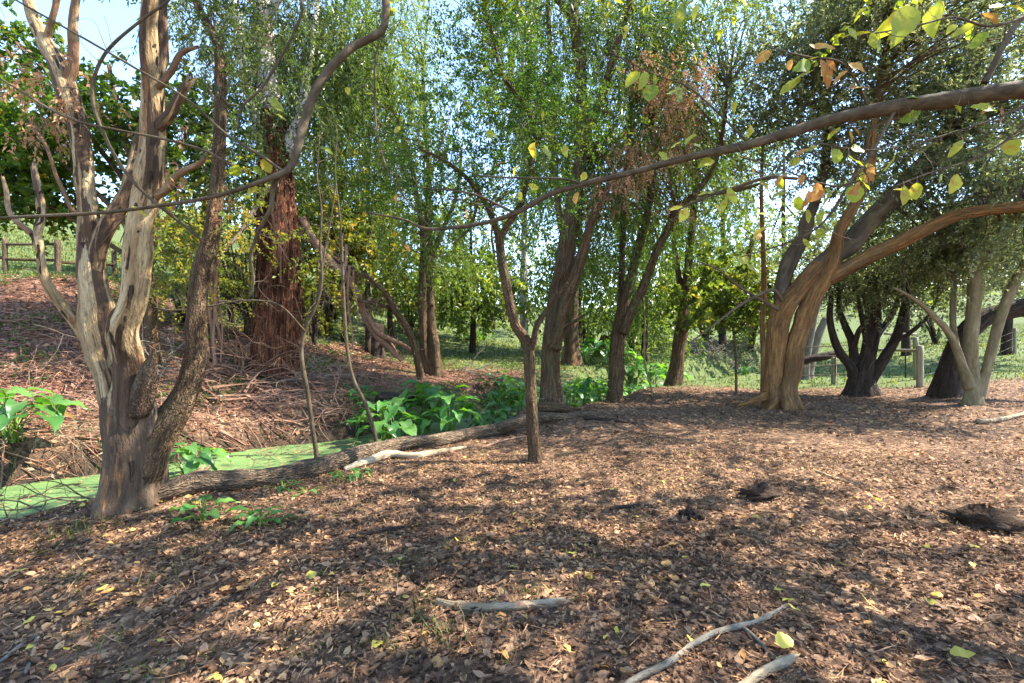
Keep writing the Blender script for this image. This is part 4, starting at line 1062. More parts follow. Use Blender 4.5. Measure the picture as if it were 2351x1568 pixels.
back_tree('paddock_tree', 'dense grey green tree on the paddock behind the fan stemmed tree', 2080, 24, 330, 16, 'dark', 'olive', [(2000, 560, 23, 100, 80, 2, 16, 9), (2120, 560, 23, 100, 90, 2, 16, 9), (2090, 420, 24, 120, 80, 2, 16, 9), (1960, 450, 24, 80, 80, 2, 12, 9)], 'farbush')
back_tree('paddock_tree', 'dense grey green tree on the paddock behind the bent trunk', 2310, 22, 250, 18, 'dark', 'olive', [(2240, 560, 21, 80, 80, 2, 15, 9), (2340, 600, 21, 80, 70, 2, 15, 9), (2300, 420, 22, 110, 110, 2, 18, 9), (2400, 480, 21, 80, 130, 2, 14, 9)], 'farbush')
back_tree('ridge_tree', 'dark tree on the far rise between the white gum and the willow', 1130, 40, 500, 12, 'dark', 'willow', [(1100, 690, 39, 70, 50, 3, 14, 8), (1190, 680, 39, 60, 60, 3, 14, 8), (1030, 700, 39, 60, 45, 3, 11, 8)], 'farbush')
back_tree('ridge_tree', 'dark tree on the far rise behind the propped limb', 830, 38, 480, 12, 'dark', 'willow', [(780, 650, 37, 70, 60, 3, 14, 8), (880, 680, 37, 70, 50, 3, 14, 8), (960, 690, 38, 50, 50, 3, 10, 8), (690, 600, 37, 60, 60, 3, 11, 8)], 'farbush')
back_tree('ridge_tree', 'pale tree on the far rise behind the leaning willow', 1520, 44, 520, 10, 'dark', 'bush', [(1500, 700, 43, 60, 45, 3, 12, 8), (1580, 680, 43, 60, 60, 3, 12, 8), (1420, 700, 43, 50, 50, 3, 10, 8), (1650, 720, 44, 60, 35, 3, 9, 8)], 'farbush')

back_tree('hillside_tree', 'feathery willow between the gum and the pair of dark stems', 845, 18, 60, 12, 'dark', 'willow2', [(850, 250, 18, 70, 110, 1.4, 12, 9), (830, 130, 18, 90, 80, 1.4, 10, 9)])
def shrub(label, u, Y, vtop, wid, leaf, nc=14, ns=9, kind='farbush'):
    x = (u - 1175.5) / FOC * Y
    z0 = zh1(x, Y); vb = v_of(z0, Y)
    root = empty('shrub', (x, Y, z0), label, 'shrub')
    ls = []
    for i in range(7):
        t = R(-1, 1)
        ls.append(limb([(u + R(-4, 4), vb + 4, 6), (u + t * wid * .35, vb * .6 + vtop * .4, 5), (u + t * wid * .8, vb * .25 + vtop * .75, 3)], Y, Y + R(-.8, .8), n=10))
        tube_obj('stem', tube(ls[-1], 5, .02, seed=i), BARK['dark'], root)
    crown(kind, [(u, (vb * .45 + vtop * .55), Y, wid, (vb - vtop) * .5, 1.2, nc, ns)], ls, root, LEAF[leaf], BARK['twig'], twigs=False)
    return root
shrub('pale sunlit shrub low behind the propped broken limb', 770, 24, 640, 90, 'bush', 18)
shrub('sunlit shrub low behind the pair of dark stems', 940, 26, 650, 80, 'yellowgreen', 16)
shrub('bright shrub low between the dark stems and the slim tree', 1075, 28, 660, 80, 'willow2', 18)
shrub('pale green shrub seen past the tallest willow', 1345, 31, 660, 60, 'willow2', 16)
shrub('bright shrub behind the far row of arums', 1455, 30, 680, 70, 'bush', 16)
shrub('grey green shrub at the paddock edge behind the timber posts', 2150, 30, 700, 80, 'olive', 14)
shrub('feathery shrub beyond the leaning willow', 1620, 33, 660, 70, 'bush', 16)
shrub('olive shrub on top of the debris mound', 1725, 29, 690, 40, 'bush', 12)
shrub('yellowing shrub on the slope behind the hanging bark ribbons', 530, 15.5, 600, 50, 'yellowgreen', 12, 8, 'bush')
shrub('leafy shrub on the slope behind the live stem of the broken tree', 420, 13.5, 610, 60, 'bush', 14, 9, 'bush')
shrub('shaded shrub between the red gum and the propped limb', 720, 16, 620, 45, 'yellowgreen', 12, 9, 'bush')
# far-off wood closing the view
dwS, dwD = [], []
for i in range(270):
    u = R(380, 2300); Y = R(48, 66)
    x = (u - 1175.5) / FOC * Y
    z0 = zh1(x, Y)
    top = 5.5 + 3 * math.sin(u * .011) + 1.5 * math.sin(u * .037 + 1)
    c = np.array([x, Y, z0 + R(.2, 1) * top])
    dwS.append(c + rng.standard_normal((9, 3)) * .9); dwD.append(rand_dirs(9))
dwS = np.vstack(dwS); dwD = np.vstack(dwD)
V, F_, rn, _p = sprays(dwS, dwD, R(.8, 1.8, len(dwS)), 8, .4, .46, .24, .6, rng.random(len(dwS)), 1)
tag(link('distant_wood', make_mesh('distant_wood', V, [F_], False, {'rnd': rn}), LEAF['bush']), 'distant wood closing the view behind the far trees', None, None, 'stuff')

# red trunk stubs behind the willow
def stub(u, Y, vt, w0, w1, bark, label):
    x = (u - 1175.5) / FOC * Y
    vb = v_of(zh1(x, Y), Y)
    l = limb([(u, vb, w0), (u - 2, vb * .6 + vt * .4, (w0 + w1) / 2), (u + 2, vt, w1)], Y, ground=True, n=22)
    r = tree('old_trunk', label, 'tree trunk', [l], bark, None, 16, .09, .08, 26, .5)
    return r
stub(1313, 20, 640, 36, 26, 'rotten', 'thick orange brown trunk behind the tallest willow')
stub(1386, 25, 770, 40, 16, 'stringy', 'short reddish stump between the two willows')
stub(868, 17.5, 745, 26, 22, 'dark', 'dark hollow stump behind the propped limb')
stub(755, 19, 700, 18, 16, 'dark', 'dark short trunk just beyond the red gum')
stub(706, 20, 690, 26, 20, 'dark', 'blackish trunk half hidden by the red gum')
lg = [limb([(1850, 850, 15), (1856, 800, 14), (1868, 740, 13), (1884, 680, 10)], 19, ground=True), limb([(1858, 850, 20), (1876, 780, 18), (1896, 730, 14)], 19.3, ground=True)]
tree('grey_trunk', 'grey leaning twin trunk behind the gate', 'tree trunk', lg, 'greystick', None, 8, .05, .05, 16, .3)

# ------------------------------------------------------------------ overhanging tree whose limbs cross the view
def WP(x, y, z, r): return (1175.5 + x / y * FOC, 784 - (z - CAM_Z) / y * FOC, 2 * r / y * FOC, y)
ov = [
    limb([WP(5.9, .7, .02, .21), WP(5.9, .72, .8, .19), WP(5.86, .75, 1.8, .175), WP(5.8, .8, 2.8, .16), WP(5.7, .85, 3.8, .15), WP(5.6, .9, 4.8, .13), WP(5.4, 1.0, 5.8, .10), WP(5.2, 1.1, 6.8, .06)], 1, ground=True, step=.08),
    limb([WP(5.82, .8, 2.6, .09), WP(5.5, 1.8, 2.95, .078), WP(4.9, 2.8, 3.2, .07), (2500, 200, 41, 3.5), (2351, 206, 38, 3.6), (2200, 224, 35, 3.65), (2050, 247, 32, 3.7), (1900, 277, 26, 3.75), (1740, 327, 21, 3.8), (1600, 357, 16, 3.85), (1450, 396, 13, 3.9), (1335, 424, 12, 3.95), (1262, 446, 12, 4.0), (1192, 485, 11, 4.05), (1120, 510, 10, 4.1), (1040, 522, 8, 4.1), (975, 525, 7, 4.1), (930, 505, 5, 4.15), (840, 487, 4, 4.2)], 3.7),
    limb([WP(5.55, .92, 5.0, .075), WP(4.2, 2.0, 5.9, .06), WP(2.4, 3.2, 6.2, .05), (1250, -400, 24, 4.0), (980, -180, 20, 4.0), (893, -50, 18, 3.95), (886, 20, 18, 3.9), (880, 65, 17, 3.9), (855, 85, 17, 3.85), (820, 102, 17, 3.85), (785, 128, 18, 3.8), (752, 165, 19, 3.8), (722, 215, 19, 3.75), (700, 275, 19, 3.75), (684, 335, 18, 3.7), (670, 380, 16, 3.7), (642, 400, 14, 3.65),
          (600, 416, 11, 3.6), (540, 438, 9, 3.6), (470, 456, 9, 3.55), (380, 470, 8, 3.5), (240, 488, 8, 3.45), (100, 495, 7, 3.4), (-20, 501, 6, 3.4), (-160, 505, 5, 3.4)], 3.7),
    limb([(640, 402, 11, 3.65), (626, 430, 10, 3.7), (622, 478, 10, 3.75), (604, 510, 9, 3.8), (588, 545, 8, 3.85), (576, 590, 7, 3.9), (582, 640, 6, 3.9), (572, 685, 4, 3.95)], 3.7),
    limb([(648, 392, 7, 3.66), (600, 358, 6, 3.6), (520, 308, 5, 3.55), (430, 228, 5, 3.5), (300, 150, 5, 3.45), (170, 75, 5, 3.4), (40, 2, 4, 3.4), (-60, -60, 3, 3.4)], 3.5),
    limb([(560, 395, 6, 3.6), (540, 384, 6, 3.6), (470, 346, 6, 3.6), (380, 320, 6, 3.55), (280, 300, 5, 3.5), (150, 268, 5, 3.5), (0, 180, 4, 3.5), (-80, 130, 3, 3.5)], 3.5),
    limb([(470, 560, 4, 3.7), (455, 545, 6, 3.65), (400, 500, 7, 3.6), (330, 442, 7, 3.55), (272, 372, 7, 3.5), (232, 292, 7, 3.5), (214, 235, 8, 3.5), (216, 180, 7, 3.5), (250, 112, 7, 3.5), (330, 42, 6, 3.5), (392, -5, 6, 3.5), (480, -120, 6, 3.6), (700, -260, 8, 3.8), (980, -300, 10, 3.95)], 3.5),
    limb([(876, 70, 7, 3.9), (868, 100, 5, 3.88), (861, 160, 5, 3.85), (860, 240, 4, 3.85), (868, 320, 4, 3.85), (886, 380, 4, 3.85), (912, 430, 3, 3.85), (960, 490, 3, 3.85), (1000, 535, 2, 3.85)], 3.9),
    limb([(770, -150, 6, 3.9), (700, -20, 6, 3.8), (690, 40, 6, 3.75), (650, 122, 6, 3.75), (602, 200, 6, 3.7), (562, 238, 5, 3.7), (550, 262, 5, 3.7), (547, 295, 4, 3.7)], 3.8),
    limb([(2160, 232, 16, 3.66), (2010, 290, 10, 3.8), (1985, 350, 8, 3.9), (1940, 440, 7, 4.0), (1880, 520, 5, 4.1), (1800, 560, 4, 4.1), (1700, 590, 3, 4.1)], 3.7),
    limb([(2260, 190, 14, 3.62), (2330, 60, 13, 3.6), (2400, 10, 12, 3.6), (2560, -80, 14, 3.4), WP(5.0, 2.4, 4.3, .028), WP(5.6, .92, 4.6, .05)], 3.6),
    limb([(1340, 424, 6, 3.95), (1290, 410, 5, 3.9), (1180, 408, 4, 3.9), (1090, 402, 3, 3.9)], 3.9),
    limb([(1180, 488, 6, 4.05), (1105, 452, 5, 3.95), (1060, 440, 4, 3.9), (960, 430, 3, 3.9)], 3.95),
    limb([(1830, 410, 7, 3.9), (1760, 408, 8, 3.9), (1690, 430, 8, 3.95), (1620, 452, 7, 4.0), (1560, 480, 5, 4.05)], 3.9),
    limb([(2060, 245, 8, 3.7), (1960, 410, 5, 3.5), (1880, 420, 4, 3.4), (1800, 390, 3, 3.4), (1700, 360, 3, 3.4)], 3.5),
    limb([(2400, 20, 10, 3.3), (2280, 60, 6, 3.2), (2190, 40, 5, 3.1), (2100, 60, 4, 3.0), (1990, 80, 3, 3.0)], 3.3),
    limb([(2420, 210, 8, 3.5), (2290, 270, 5, 3.4), (2200, 300, 4, 3.4), (2100, 330, 4, 3.4), (1990, 345, 3, 3.4), (1890, 330, 3, 3.4)], 3.4),
    limb([(2460, 215, 8, 3.4), (2340, 300, 5, 3.3), (2250, 360, 4, 3.3), (2140, 395, 4, 3.3), (2050, 430, 3, 3.3)], 3.4),
    limb([(2000, 256, 6, 3.7), (1940, 150, 5, 3.6), (1850, 130, 4, 3.6), (1770, 110, 3, 3.6)], 3.6),
    limb([(1720, 330, 7, 3.8), (1660, 270, 5, 3.8), (1580, 200, 4, 3.8), (1500, 170, 3, 3.8), (1400, 120, 3, 3.8)], 3.8),
]
over = tree('overhanging_tree', 'tree with long smooth arching limbs reaching across the view, sparse yellow and green leaves', 'tree', ov, 'smooth', None, 0, .02, .04, 18, .2, knots=9)

def leaf_shape(seed, kindv):
    """single broad leaf about 1 long, with midrib fold, curl and toothed edge"""
    r_ = np.random.default_rng(seed)
    n = 9
    t = np.linspace(0, 1, n)
    if kindv == 'round':
        w = .40 * np.sin(np.pi * np.clip(t * .97 + .03, 0, 1)) ** .62 * (1 - .12 * t)
    elif kindv == 'long':
        w = .19 * np.sin(np.pi * t ** .9) ** .75
    else:
        w = .27 * np.sin(np.pi * t ** .85) ** .8
    w[0] = .01; w[-1] = .004
    tooth = 1 + .06 * np.where(np.arange(n) % 2, 1, -1)
    w = w * tooth
    curl = r_.uniform(-.5, .6); fold = r_.uniform(.05, .45)
    z = -curl * .5 * t ** 2 + .03 * np.sin(8 * t + r_.uniform(0, 6))
    y0 = r_.uniform(-.1, .1) * np.sin(3 * t)
    mid = np.stack([t, y0, z], -1)
    wavL = .05 * np.sin(9 * t + r_.uniform(0, 6)); wavR = .05 * np.sin(9 * t + r_.uniform(0, 6))
    Lf = np.stack([t + .02, y0 + w, z + fold * w + wavL * w * 3], -1)
    Rt = np.stack([t + .02, y0 - w, z + fold * w + wavR * w * 3], -1)
    V = np.vstack([mid, Lf, Rt])
    i = np.arange(n - 1)
    q = np.concatenate([np.stack([i, i + 1, n + i + 1, n + i], -1), np.stack([i + 1, i, 2 * n + i, 2 * n + i + 1], -1)])
    return make_mesh('leaf', V, [q], True, {'rnd': np.full(len(q), r_.random())})

LM = {}
def leaf_data(kindv, matk, k):
    key = (kindv, matk, k)
    if key not in LM:
        LM[key] = leaf_shape(hash((kindv, k)) % 9999 if False else (len(LM) * 7 + 13), kindv)
        LM[key].materials.append(LEAF[matk])
    return LM[key]

def place_leaf(name, me, pos, size, fwd, up, parent=None):
    o = bpy.data.objects.new(name, me); C.objects.link(o)
    x = Vector(fwd).normalized(); z = Vector(up); z = (z - x * z.dot(x)).normalized(); y = z.cross(x)
    M = Matrix((x * size, y * size, z * size)).transposed().to_4x4()
    p = Vector([float(a) for a in pos])
    if parent is not None:
        o.parent = parent; p = p - Vector(parent.location)
    M.translation = p
    o.matrix_local = M
    return o

# (u,v,len px,angle deg on picture, shape, material)
HL = [(1228, 325, 40, 95, 'round', 'hazelyellow'), (1248, 332, 40, 75, 'round', 'hazelgreen'), (1249, 252, 26, 100, 'round', 'hazelyellow'), (918, 290, 20, 120, 'round', 'hazelyellow'), (548, 378, 34, 130, 'round', 'hazelgreen'), (582, 380, 26, 60, 'round', 'hazelgreen'),
      (604, 362, 36, 70, 'round', 'hazelyellow'), (590, 430, 34, 150, 'mid', 'hazelyellow'), (512, 432, 22, 90, 'round', 'hazelyellow'), (1212, 424, 30, 10, 'mid', 'hazelyellow'), (1190, 380, 30, 120, 'mid', 'hazelyellow'), (1192, 440, 26, 80, 'mid', 'hazelyellow'),
      (1118, 300, 24, 60, 'round', 'hazelgreen'), (1128, 308, 18, 20, 'round', 'hazelyellow'), (1160, 372, 24, 170, 'mid', 'hazelrust'), (1295, 330, 40, 80, 'long', 'hazelyellow'), (1326, 440, 34, 100, 'mid', 'hazelrust'), (1345, 395, 22, 120, 'round', 'hazelyellow'),
      (1724, 285, 34, 95, 'mid', 'hazelyellow'), (1720, 320, 34, 60, 'round', 'hazelyellow'), (1774, 400, 36, 150, 'mid', 'hazelgreen'), (1790, 404, 34, 70, 'mid', 'hazelgreen'), (1810, 380, 34, 330, 'mid', 'hazelgreen'), (1800, 445, 30, 170, 'mid', 'hazelgreen'),
      (1832, 450, 36, 80, 'round', 'hazelgreen'), (1850, 350, 48, 320, 'long', 'hazelyellow'), (1825, 360, 40, 330, 'mid', 'hazelrust'), (1905, 430, 44, 110, 'long', 'hazelgreen'), (1890, 480, 40, 100, 'long', 'hazelgreen'), (1828, 515, 30, 85, 'round', 'hazelgreen'),
      (1760, 520, 40, 150, 'long', 'hazelyellow'), (1780, 500, 44, 200, 'long', 'hazelyellow'), (1745, 530, 30, 120, 'mid', 'hazelrust'), (1850, 480, 36, 60, 'mid', 'hazelyellow'), (1870, 420, 40, 80, 'mid', 'hazelrust'), (1840, 400, 30, 110, 'mid', 'hazelrust'),
      (1950, 300, 34, 90, 'mid', 'hazelrust'), (1960, 290, 30, 60, 'mid', 'hazelrust'), (2000, 200, 56, 170, 'long', 'hazelrust'), (1930, 290, 40, 130, 'long', 'hazelyellow'), (2115, 225, 40, 185, 'mid', 'hazelgreen'), (2160, 222, 42, 355, 'mid', 'hazelgreen'),
      (2185, 240, 40, 10, 'long', 'hazelgreen'), (2225, 248, 60, 5, 'mid', 'hazelgreen'), (2115, 250, 50, 150, 'mid', 'hazelgreen'), (2300, 240, 44, 85, 'mid', 'hazelrust'), (2285, 240, 36, 150, 'mid', 'hazelrust'), (2100, 20, 110, 125, 'mid', 'hazelgreen'), (2090, 10, 100, 135, 'long', 'hazelyellow'),
      (2160, 0, 80, 100, 'mid', 'hazelgreen'), (2000, 75, 60, 190, 'long', 'hazelyellow'), (1970, 90, 50, 200, 'long', 'hazelgreen'), (2250, 50, 60, 150, 'long', 'hazelgreen'), (2270, 20, 50, 340, 'mid', 'hazelgreen'), (2255, 30, 50, 20, 'mid', 'hazelrust'), (2310, 10, 46, 30, 'mid', 'hazelyellow'),
      (1840, 180, 60, 140, 'long', 'hazelgreen'), (1870, 160, 60, 160, 'long', 'hazelyellow'), (1880, 130, 44, 170, 'long', 'hazelyellow'), (1920, 110, 60, 190, 'long', 'hazelrust'), (1860, 140, 60, 150, 'mid', 'hazelgreen'), (1575, 5, 66, 110, 'long', 'hazelgreen'), (1610, 0, 60, 120, 'long', 'hazelgreen'),
      (1600, 310, 40, 150, 'mid', 'hazelgreen'), (1590, 330, 34, 20, 'mid', 'hazelgreen'), (1640, 370, 44, 160, 'mid', 'hazelgreen'), (1670, 360, 30, 60, 'round', 'hazelgreen'), (1510, 352, 36, 10, 'mid', 'hazelgreen'), (1540, 340, 30, 330, 'mid', 'hazelyellow'), (1700, 170, 30, 90, 'mid', 'hazelgreen'),
      (1620, 130, 26, 100, 'mid', 'hazelyellow'), (1590, 120, 26, 60, 'mid', 'hazelyellow'), (1640, 180, 26, 80, 'mid', 'hazelyellow'), (1690, 230, 28, 100, 'mid', 'hazelyellow'), (1440, 70, 26, 110, 'mid', 'hazelyellow'), (1432, 60, 22, 60, 'mid', 'hazelyellow'), (1420, 150, 24, 90, 'mid', 'hazelyellow'),
      (300, 475, 26, 10, 'mid', 'hazelyellow'), (322, 480, 22, 60, 'mid', 'hazelyellow'), (500, 490, 30, 20, 'long', 'hazelgreen'), (505, 520, 34, 130, 'long', 'hazelgreen'), (620, 225, 40, 40, 'mid', 'hazelgreen'), (632, 262, 30, 20, 'long', 'hazelgreen'), (735, 335, 36, 40, 'long', 'hazelgreen'),
      (1070, 480, 22, 90, 'mid', 'hazelrust'), (930, 560, 20, 60, 'mid', 'hazelrust'), (910, 445, 22, 100, 'mid', 'hazelrust'), (838, 215, 20, 20, 'round', 'hazelyellow'), (800, 200, 18, 90, 'round', 'hazelyellow'), (835, 484, 16, 100, 'mid', 'hazelrust')]
for i in range(60):   # more leaves on the thin twigs by the thick limb
    l = ov[[9, 13, 14, 15, 16, 17, 18, 19][i % 8]]
    k = int(R(len(l) * .35, len(l) - 1)); q = l[k]
    HL.append(((q[0] / q[1]) * FOC + 1175.5 + R(-14, 14), 784 - (q[2] - CAM_Z) / q[1] * FOC + R(-6, 22), R(26, 52), R(40, 170), ['mid', 'long', 'round'][i % 3], ['hazelgreen', 'hazelyellow', 'hazelrust', 'hazelgreen'][i % 4]))
ovn = np.vstack([l[:, :3] for l in ov[1:]])
stalks = []
for i, (u, v, s, ang, kd, mk) in enumerate(HL):
    px = ovn / ovn[:, 1:2]
    uv = np.stack([px[:, 0] * FOC + 1175.5, 784 - (ovn[:, 2] - CAM_Z) / ovn[:, 1] * FOC], -1)
    j = np.argmin(np.hypot(uv[:, 0] - u, uv[:, 1] - v))
    Y = float(np.clip(ovn[j, 1], 2.9, 4.2)) + R(-.08, .08)
    a = math.radians(ang)
    fwd = Vector((math.cos(a), R(-.4, .4), -math.sin(a)))
    up = Vector((R(-1, 1), R(-1, -.2), R(.0, 1.2)))
    p = P(u, v, Y)
    place_leaf('leaf', leaf_data(kd, mk, i % 4), p, s / FOC * Y * .95, fwd, up, over)
    m = (p + ovn[j]) / 2 + np.array([0, 0, .02])
    stalks.append(tube(catmull(np.array([[*ovn[j], .0022], [*m, .0016], [*p, .0012]]), 6), 4, cap=False, seed=i))
tube_obj('leaf_stalks', stalks, BARK['twig'], over)['kind'] = 'stuff'
twig_mass(over, [ov[k] for k in (1, 9, 13, 14, 15, 16, 17, 18, 19)], 90, .7, .0035, BARK['twig'], droop=.1)
twig_mass(over, [ov[k] for k in (3, 4, 5, 6, 7, 8)], 40, .5, .003, BARK['twig'], droop=.2)
# unseen canopy added to this tree to shade the litter and broken tree
KIND['hazel'] = dict(ln=(.3, .7), K=6, droop=.4, L=.15, W=.095, splay=.6, gr=.55, up=.1)
crown('hazel', [(2655, -696, 4.5, 987, 296, 2.6, 72, 7), (1286, -437, 5.0, 444, 170, 1.1, 22, 5), (700, -460, 5.2, 260, 100, 1.0, 10, 5)], [ov[0], ov[2]], over, LEAF['hazelgreen'], BARK['twig'], name='crown')

# ------------------------------------------------------------------ saplings on the creek edge
sp1 = [limb([(727, 1050, 11), (717, 980, 10), (706, 900, 10), (694, 835, 10), (693, 790, 9), (706, 740, 9), (726, 700, 8), (739, 640, 7), (735, 560, 6), (738, 480, 4), (728, 400, 3), (735, 300, 1.5)], 6.9, 7.0, ground=True), limb([(700, 760, 5), (640, 700, 4), (560, 690, 4), (470, 705, 4), (400, 712, 3), (355, 706, 2)], 6.9, 6.2), limb([(728, 698, 6), (742, 600, 5), (760, 500, 3), (772, 420, 1.5)], 7, 7.2)]
sap1 = tree('sapling', 'thin crooked sapling rising from the duckweed behind the log', 'sapling', sp1, 'smooth', None, 0, .02, .03, 10, 0)
twig_mass(sap1, sp1, 70, .8, .004, BARK['twig'], droop=0)
sp2 = [limb([(864, 1018, 10), (842, 935, 9), (812, 872, 8), (797, 800, 8), (790, 700, 7), (786, 600, 6), (781, 500, 4), (770, 400, 3), (775, 300, 1.5)], 8.4, 8.8, ground=True)]
sap2 = tree('sapling', 'straight thin sapling standing against the near arum clump', 'sapling', sp2, 'smooth', None, 0, .02, .03, 9, 0)
twig_mass(sap2, sp2, 30, .7, .003, BARK['twig'], droop=0)
crown('bush', [(770, 560, 8.7, 40, 60, .4, 5, 5)], sp2, sap2, LEAF['yellowgreen'], BARK['twig'], twig_r=.004)
sp3 = [limb([(1496, 896, 5), (1480, 830, 5), (1480, 740, 4), (1474, 640, 3)], 13.2, 13.3, ground=True)]
tree('sapling', 'small bare sapling between two willows by the path', 'sapling', sp3, 'pale', None, 0, .02, .03, 7, 0)

# ------------------------------------------------------------------ logs and sticks
def on_ground(spec, lift=.6, n=None):
    """spec [(u,v,w)] lying on the ground: solve depth so the axis sits lift*r above it"""
    out = []
    for u, v, w in spec:
        Y = 4.0
        for it in range(60):
            x = (u - 1175.5) / FOC * Y
            r_ = w / 2 / FOC * Y
            z = zh1(x, Y) + r_ * lift
            Yn = (CAM_Z - z) * FOC / max(v - 784, 5)
            Y = Y * .6 + min(Yn, 60) * .4
        q = P(u, v, Y)
        out.append([*q, w / 2 / FOC * Y])
    pts = np.array(out)
    L = np.linalg.norm(np.diff(pts[:, :3], axis=0), axis=1).sum()
    return catmull(pts, n or int(np.clip(L / max(.02, pts[:, 3].mean() * .5), 8, 120)))

def lying(name, label, cat, paths, bark, rough=.06, ridges=8, lump=.08, nseg=18, group=None, barks=None):
    b = paths[0][len(paths[0]) // 2, :3]
    root = empty(name, (b[0], b[1], zh1(b[0], b[1])), label, cat, group)
    for i, p in enumerate(paths):
        _seed[0] += 1
        tube_obj('trunk' if i == 0 else 'branch', tube(p, nseg if i == 0 else max(6, nseg // 2), rough, ridges, lump, seed=_seed[0], knots=3, jag=2.5), BARK[barks[i] if barks else bark], root)
    return root

logp = on_ground([(348, 1142, 30), (385, 1128, 42), (430, 1112, 48), (480, 1106, 48), (540, 1104, 44), (610, 1096, 42), (680, 1084, 42), (740, 1068, 42), (800, 1050, 38), (860, 1033, 35), (930, 1019, 31), (1000, 1011, 30), (1080, 996, 28), (1150, 984, 26)], .9)
e = logp[-1]
log2 = np.vstack([logp[-3], [*P(1190, 968, 8.1), .09], [*P(1240, 958, 8.8), .09], [*P(1300, 958, 9.2), .075], [*P(1350, 950, 9.6), .06], [*P(1412, 962, 9.4), .02]])
kn = logp[14]
log_paths = [logp, catmull(log2, 40)]
kpos = on_ground([(450, 1108, 40)] * 2, .9)[0]
log_paths.append(catmull(np.array([[kpos[0] - .1, kpos[1], kpos[2] - .02, .05], [kpos[0], kpos[1] + .02, kpos[2] + .05, .06], [kpos[0] + .05, kpos[1] + .05, kpos[2] + .115, .028]]), 10))
fallen = lying('fallen_log', 'long fallen log with furrowed bark curving along the creek bank', 'log', log_paths, 'willow', .06, 12, .08, 30, None, ['log', 'log', 'dead'])
lying('fallen_branch', 'pale barkless branch lying along the near side of the long log', 'branch', [on_ground([(790, 1078, 10), (835, 1062, 18), (890, 1044, 19), (950, 1046, 15), (1010, 1038, 14), (1068, 1026, 6)], .9)], 'deadpale', .05, 7, .12, 16)
lying('fallen_log', 'short curved log resting behind the end of the long log', 'log', [catmull(np.array([[*P(1185, 962, 9.7), .06], [*P(1215, 942, 9.9), .1], [*P(1265, 934, 10.1), .1], [*P(1320, 944, 10.1), .07]]), 40)], 'willow', .06, 9, .08, 20)
lying('fallen_log', 'weathered log end poking out from the bank behind the arum clump', 'log', [catmull(np.array([[*P(862, 912, 10.9), .11], [*P(905, 914, 10.9), .12], [*P(955, 920, 10.9), .11], [*P(990, 930, 10.9), .09]]), 30)], 'dark', .06, 9, .06, 20)
lying('fallen_log', 'grey log lying across behind the gate', 'log', [catmull(np.array([[*P(1840, 828, 17.6), .12], [*P(1880, 820, 17.5), .14], [*P(1925, 812, 17.4), .13]]), 24)], 'dark', .06, 8, .06, 16)
lying('stick', 'stout pale stick lying on bare litter, peeled of its bark', 'stick', [on_ground([(1003, 1380, 16), (1035, 1390, 20), (1090, 1395, 20), (1150, 1396, 20), (1210, 1390, 21), (1262, 1384, 22), (1296, 1378, 12)], .45, 50)], 'stick', .05, 7, .1, 18)
g1 = on_ground([(1430, 1575, 15), (1480, 1548, 15), (1540, 1518, 15), (1600, 1474, 14), (1660, 1446, 13), (1725, 1432, 14), (1765, 1414, 12), (1802, 1392, 7)], 1.0, 60)
g2 = on_ground([(1706, 1440, 10), (1740, 1470, 10), (1775, 1508, 8), (1796, 1522, 5)], 1.0, 24)
lying('stick', 'forked grey lichened stick slanting across the litter', 'stick', [g1, g2], 'greystick', .05, 6, .06, 12)
lying('stick', 'short thick weathered stick under a yellow leaf', 'stick', [on_ground([(1700, 1580, 20), (1745, 1548, 21), (1785, 1528, 22), (1822, 1510, 18)], .9, 24)], 'stick', .08, 7, .12, 14)
lying('stick', 'split crumbling wood piece beside the thick weathered stick', 'stick', [on_ground([(1790, 1582, 26), (1812, 1560, 26), (1840, 1545, 12)], .8, 20)], 'rotten', .1, 7, .15, 14)
SK = [([(800, 1234, 9), (850, 1222, 11), (900, 1214, 10), (952, 1205, 6)], 'dark', 'dark crooked stick on the litter below the pale branch'),
      ([(2245, 968, 12), (2290, 964, 11), (2330, 955, 9), (2365, 945, 6)], 'stick', 'tan branch on the ground near the pale stems'),
      ([(1400, 1168, 7), (1440, 1162, 8), (1470, 1160, 6)], 'dark', 'small dark stick on open litter below the Y willow'),
      ([(840, 1372, 8), (880, 1366, 10), (920, 1360, 7)], 'dark', 'stubby black stick among green grass tufts'),
      ([(1600, 1165, 6), (1650, 1170, 6), (1700, 1180, 4)], 'willow', 'thin brown stick in the open litter under the ochre tree'),
      ([(640, 1160, 4), (690, 1172, 5), (728, 1182, 4)], 'stick', 'thin tan twig lying between the small seedlings'),
      ([(60, 1545, 8), (75, 1500, 9), (88, 1455, 7)], 'greystick', 'short grey stick standing near a lone green leaf'),
      ([(0, 1520, 9), (50, 1480, 9), (95, 1455, 5)], 'greystick', 'pale rotten stick at the corner of the litter'),
      ([(330, 1568, 6), (370, 1535, 6), (400, 1512, 4)], 'greystick', 'thin grey stick low in the grassy litter'),
      ([(1235, 1210, 5), (1200, 1218, 6), (1165, 1222, 5)], 'dark', 'short dark twig on litter below the slim tree'),
      ([(1870, 1080, 5), (1920, 1098, 5), (1985, 1118, 4)], 'stick', 'reddish twig on the litter below the twin trunk'),
      ([(1340, 960, 8), (1385, 962, 7), (1430, 968, 4), (1460, 972, 3)], 'dark', 'dark twiggy branch end beyond the long log'),
      ([(1110, 1026, 5), (1160, 1010, 5), (1215, 1000, 4)], 'redstrip', 'thin red stick lying close to the log')]
for i, (sp, bk, lb) in enumerate(SK):
    lying('stick', lb, 'stick', [on_ground(sp, 1.0, 20)], bk, .06, 5, .1, 9)

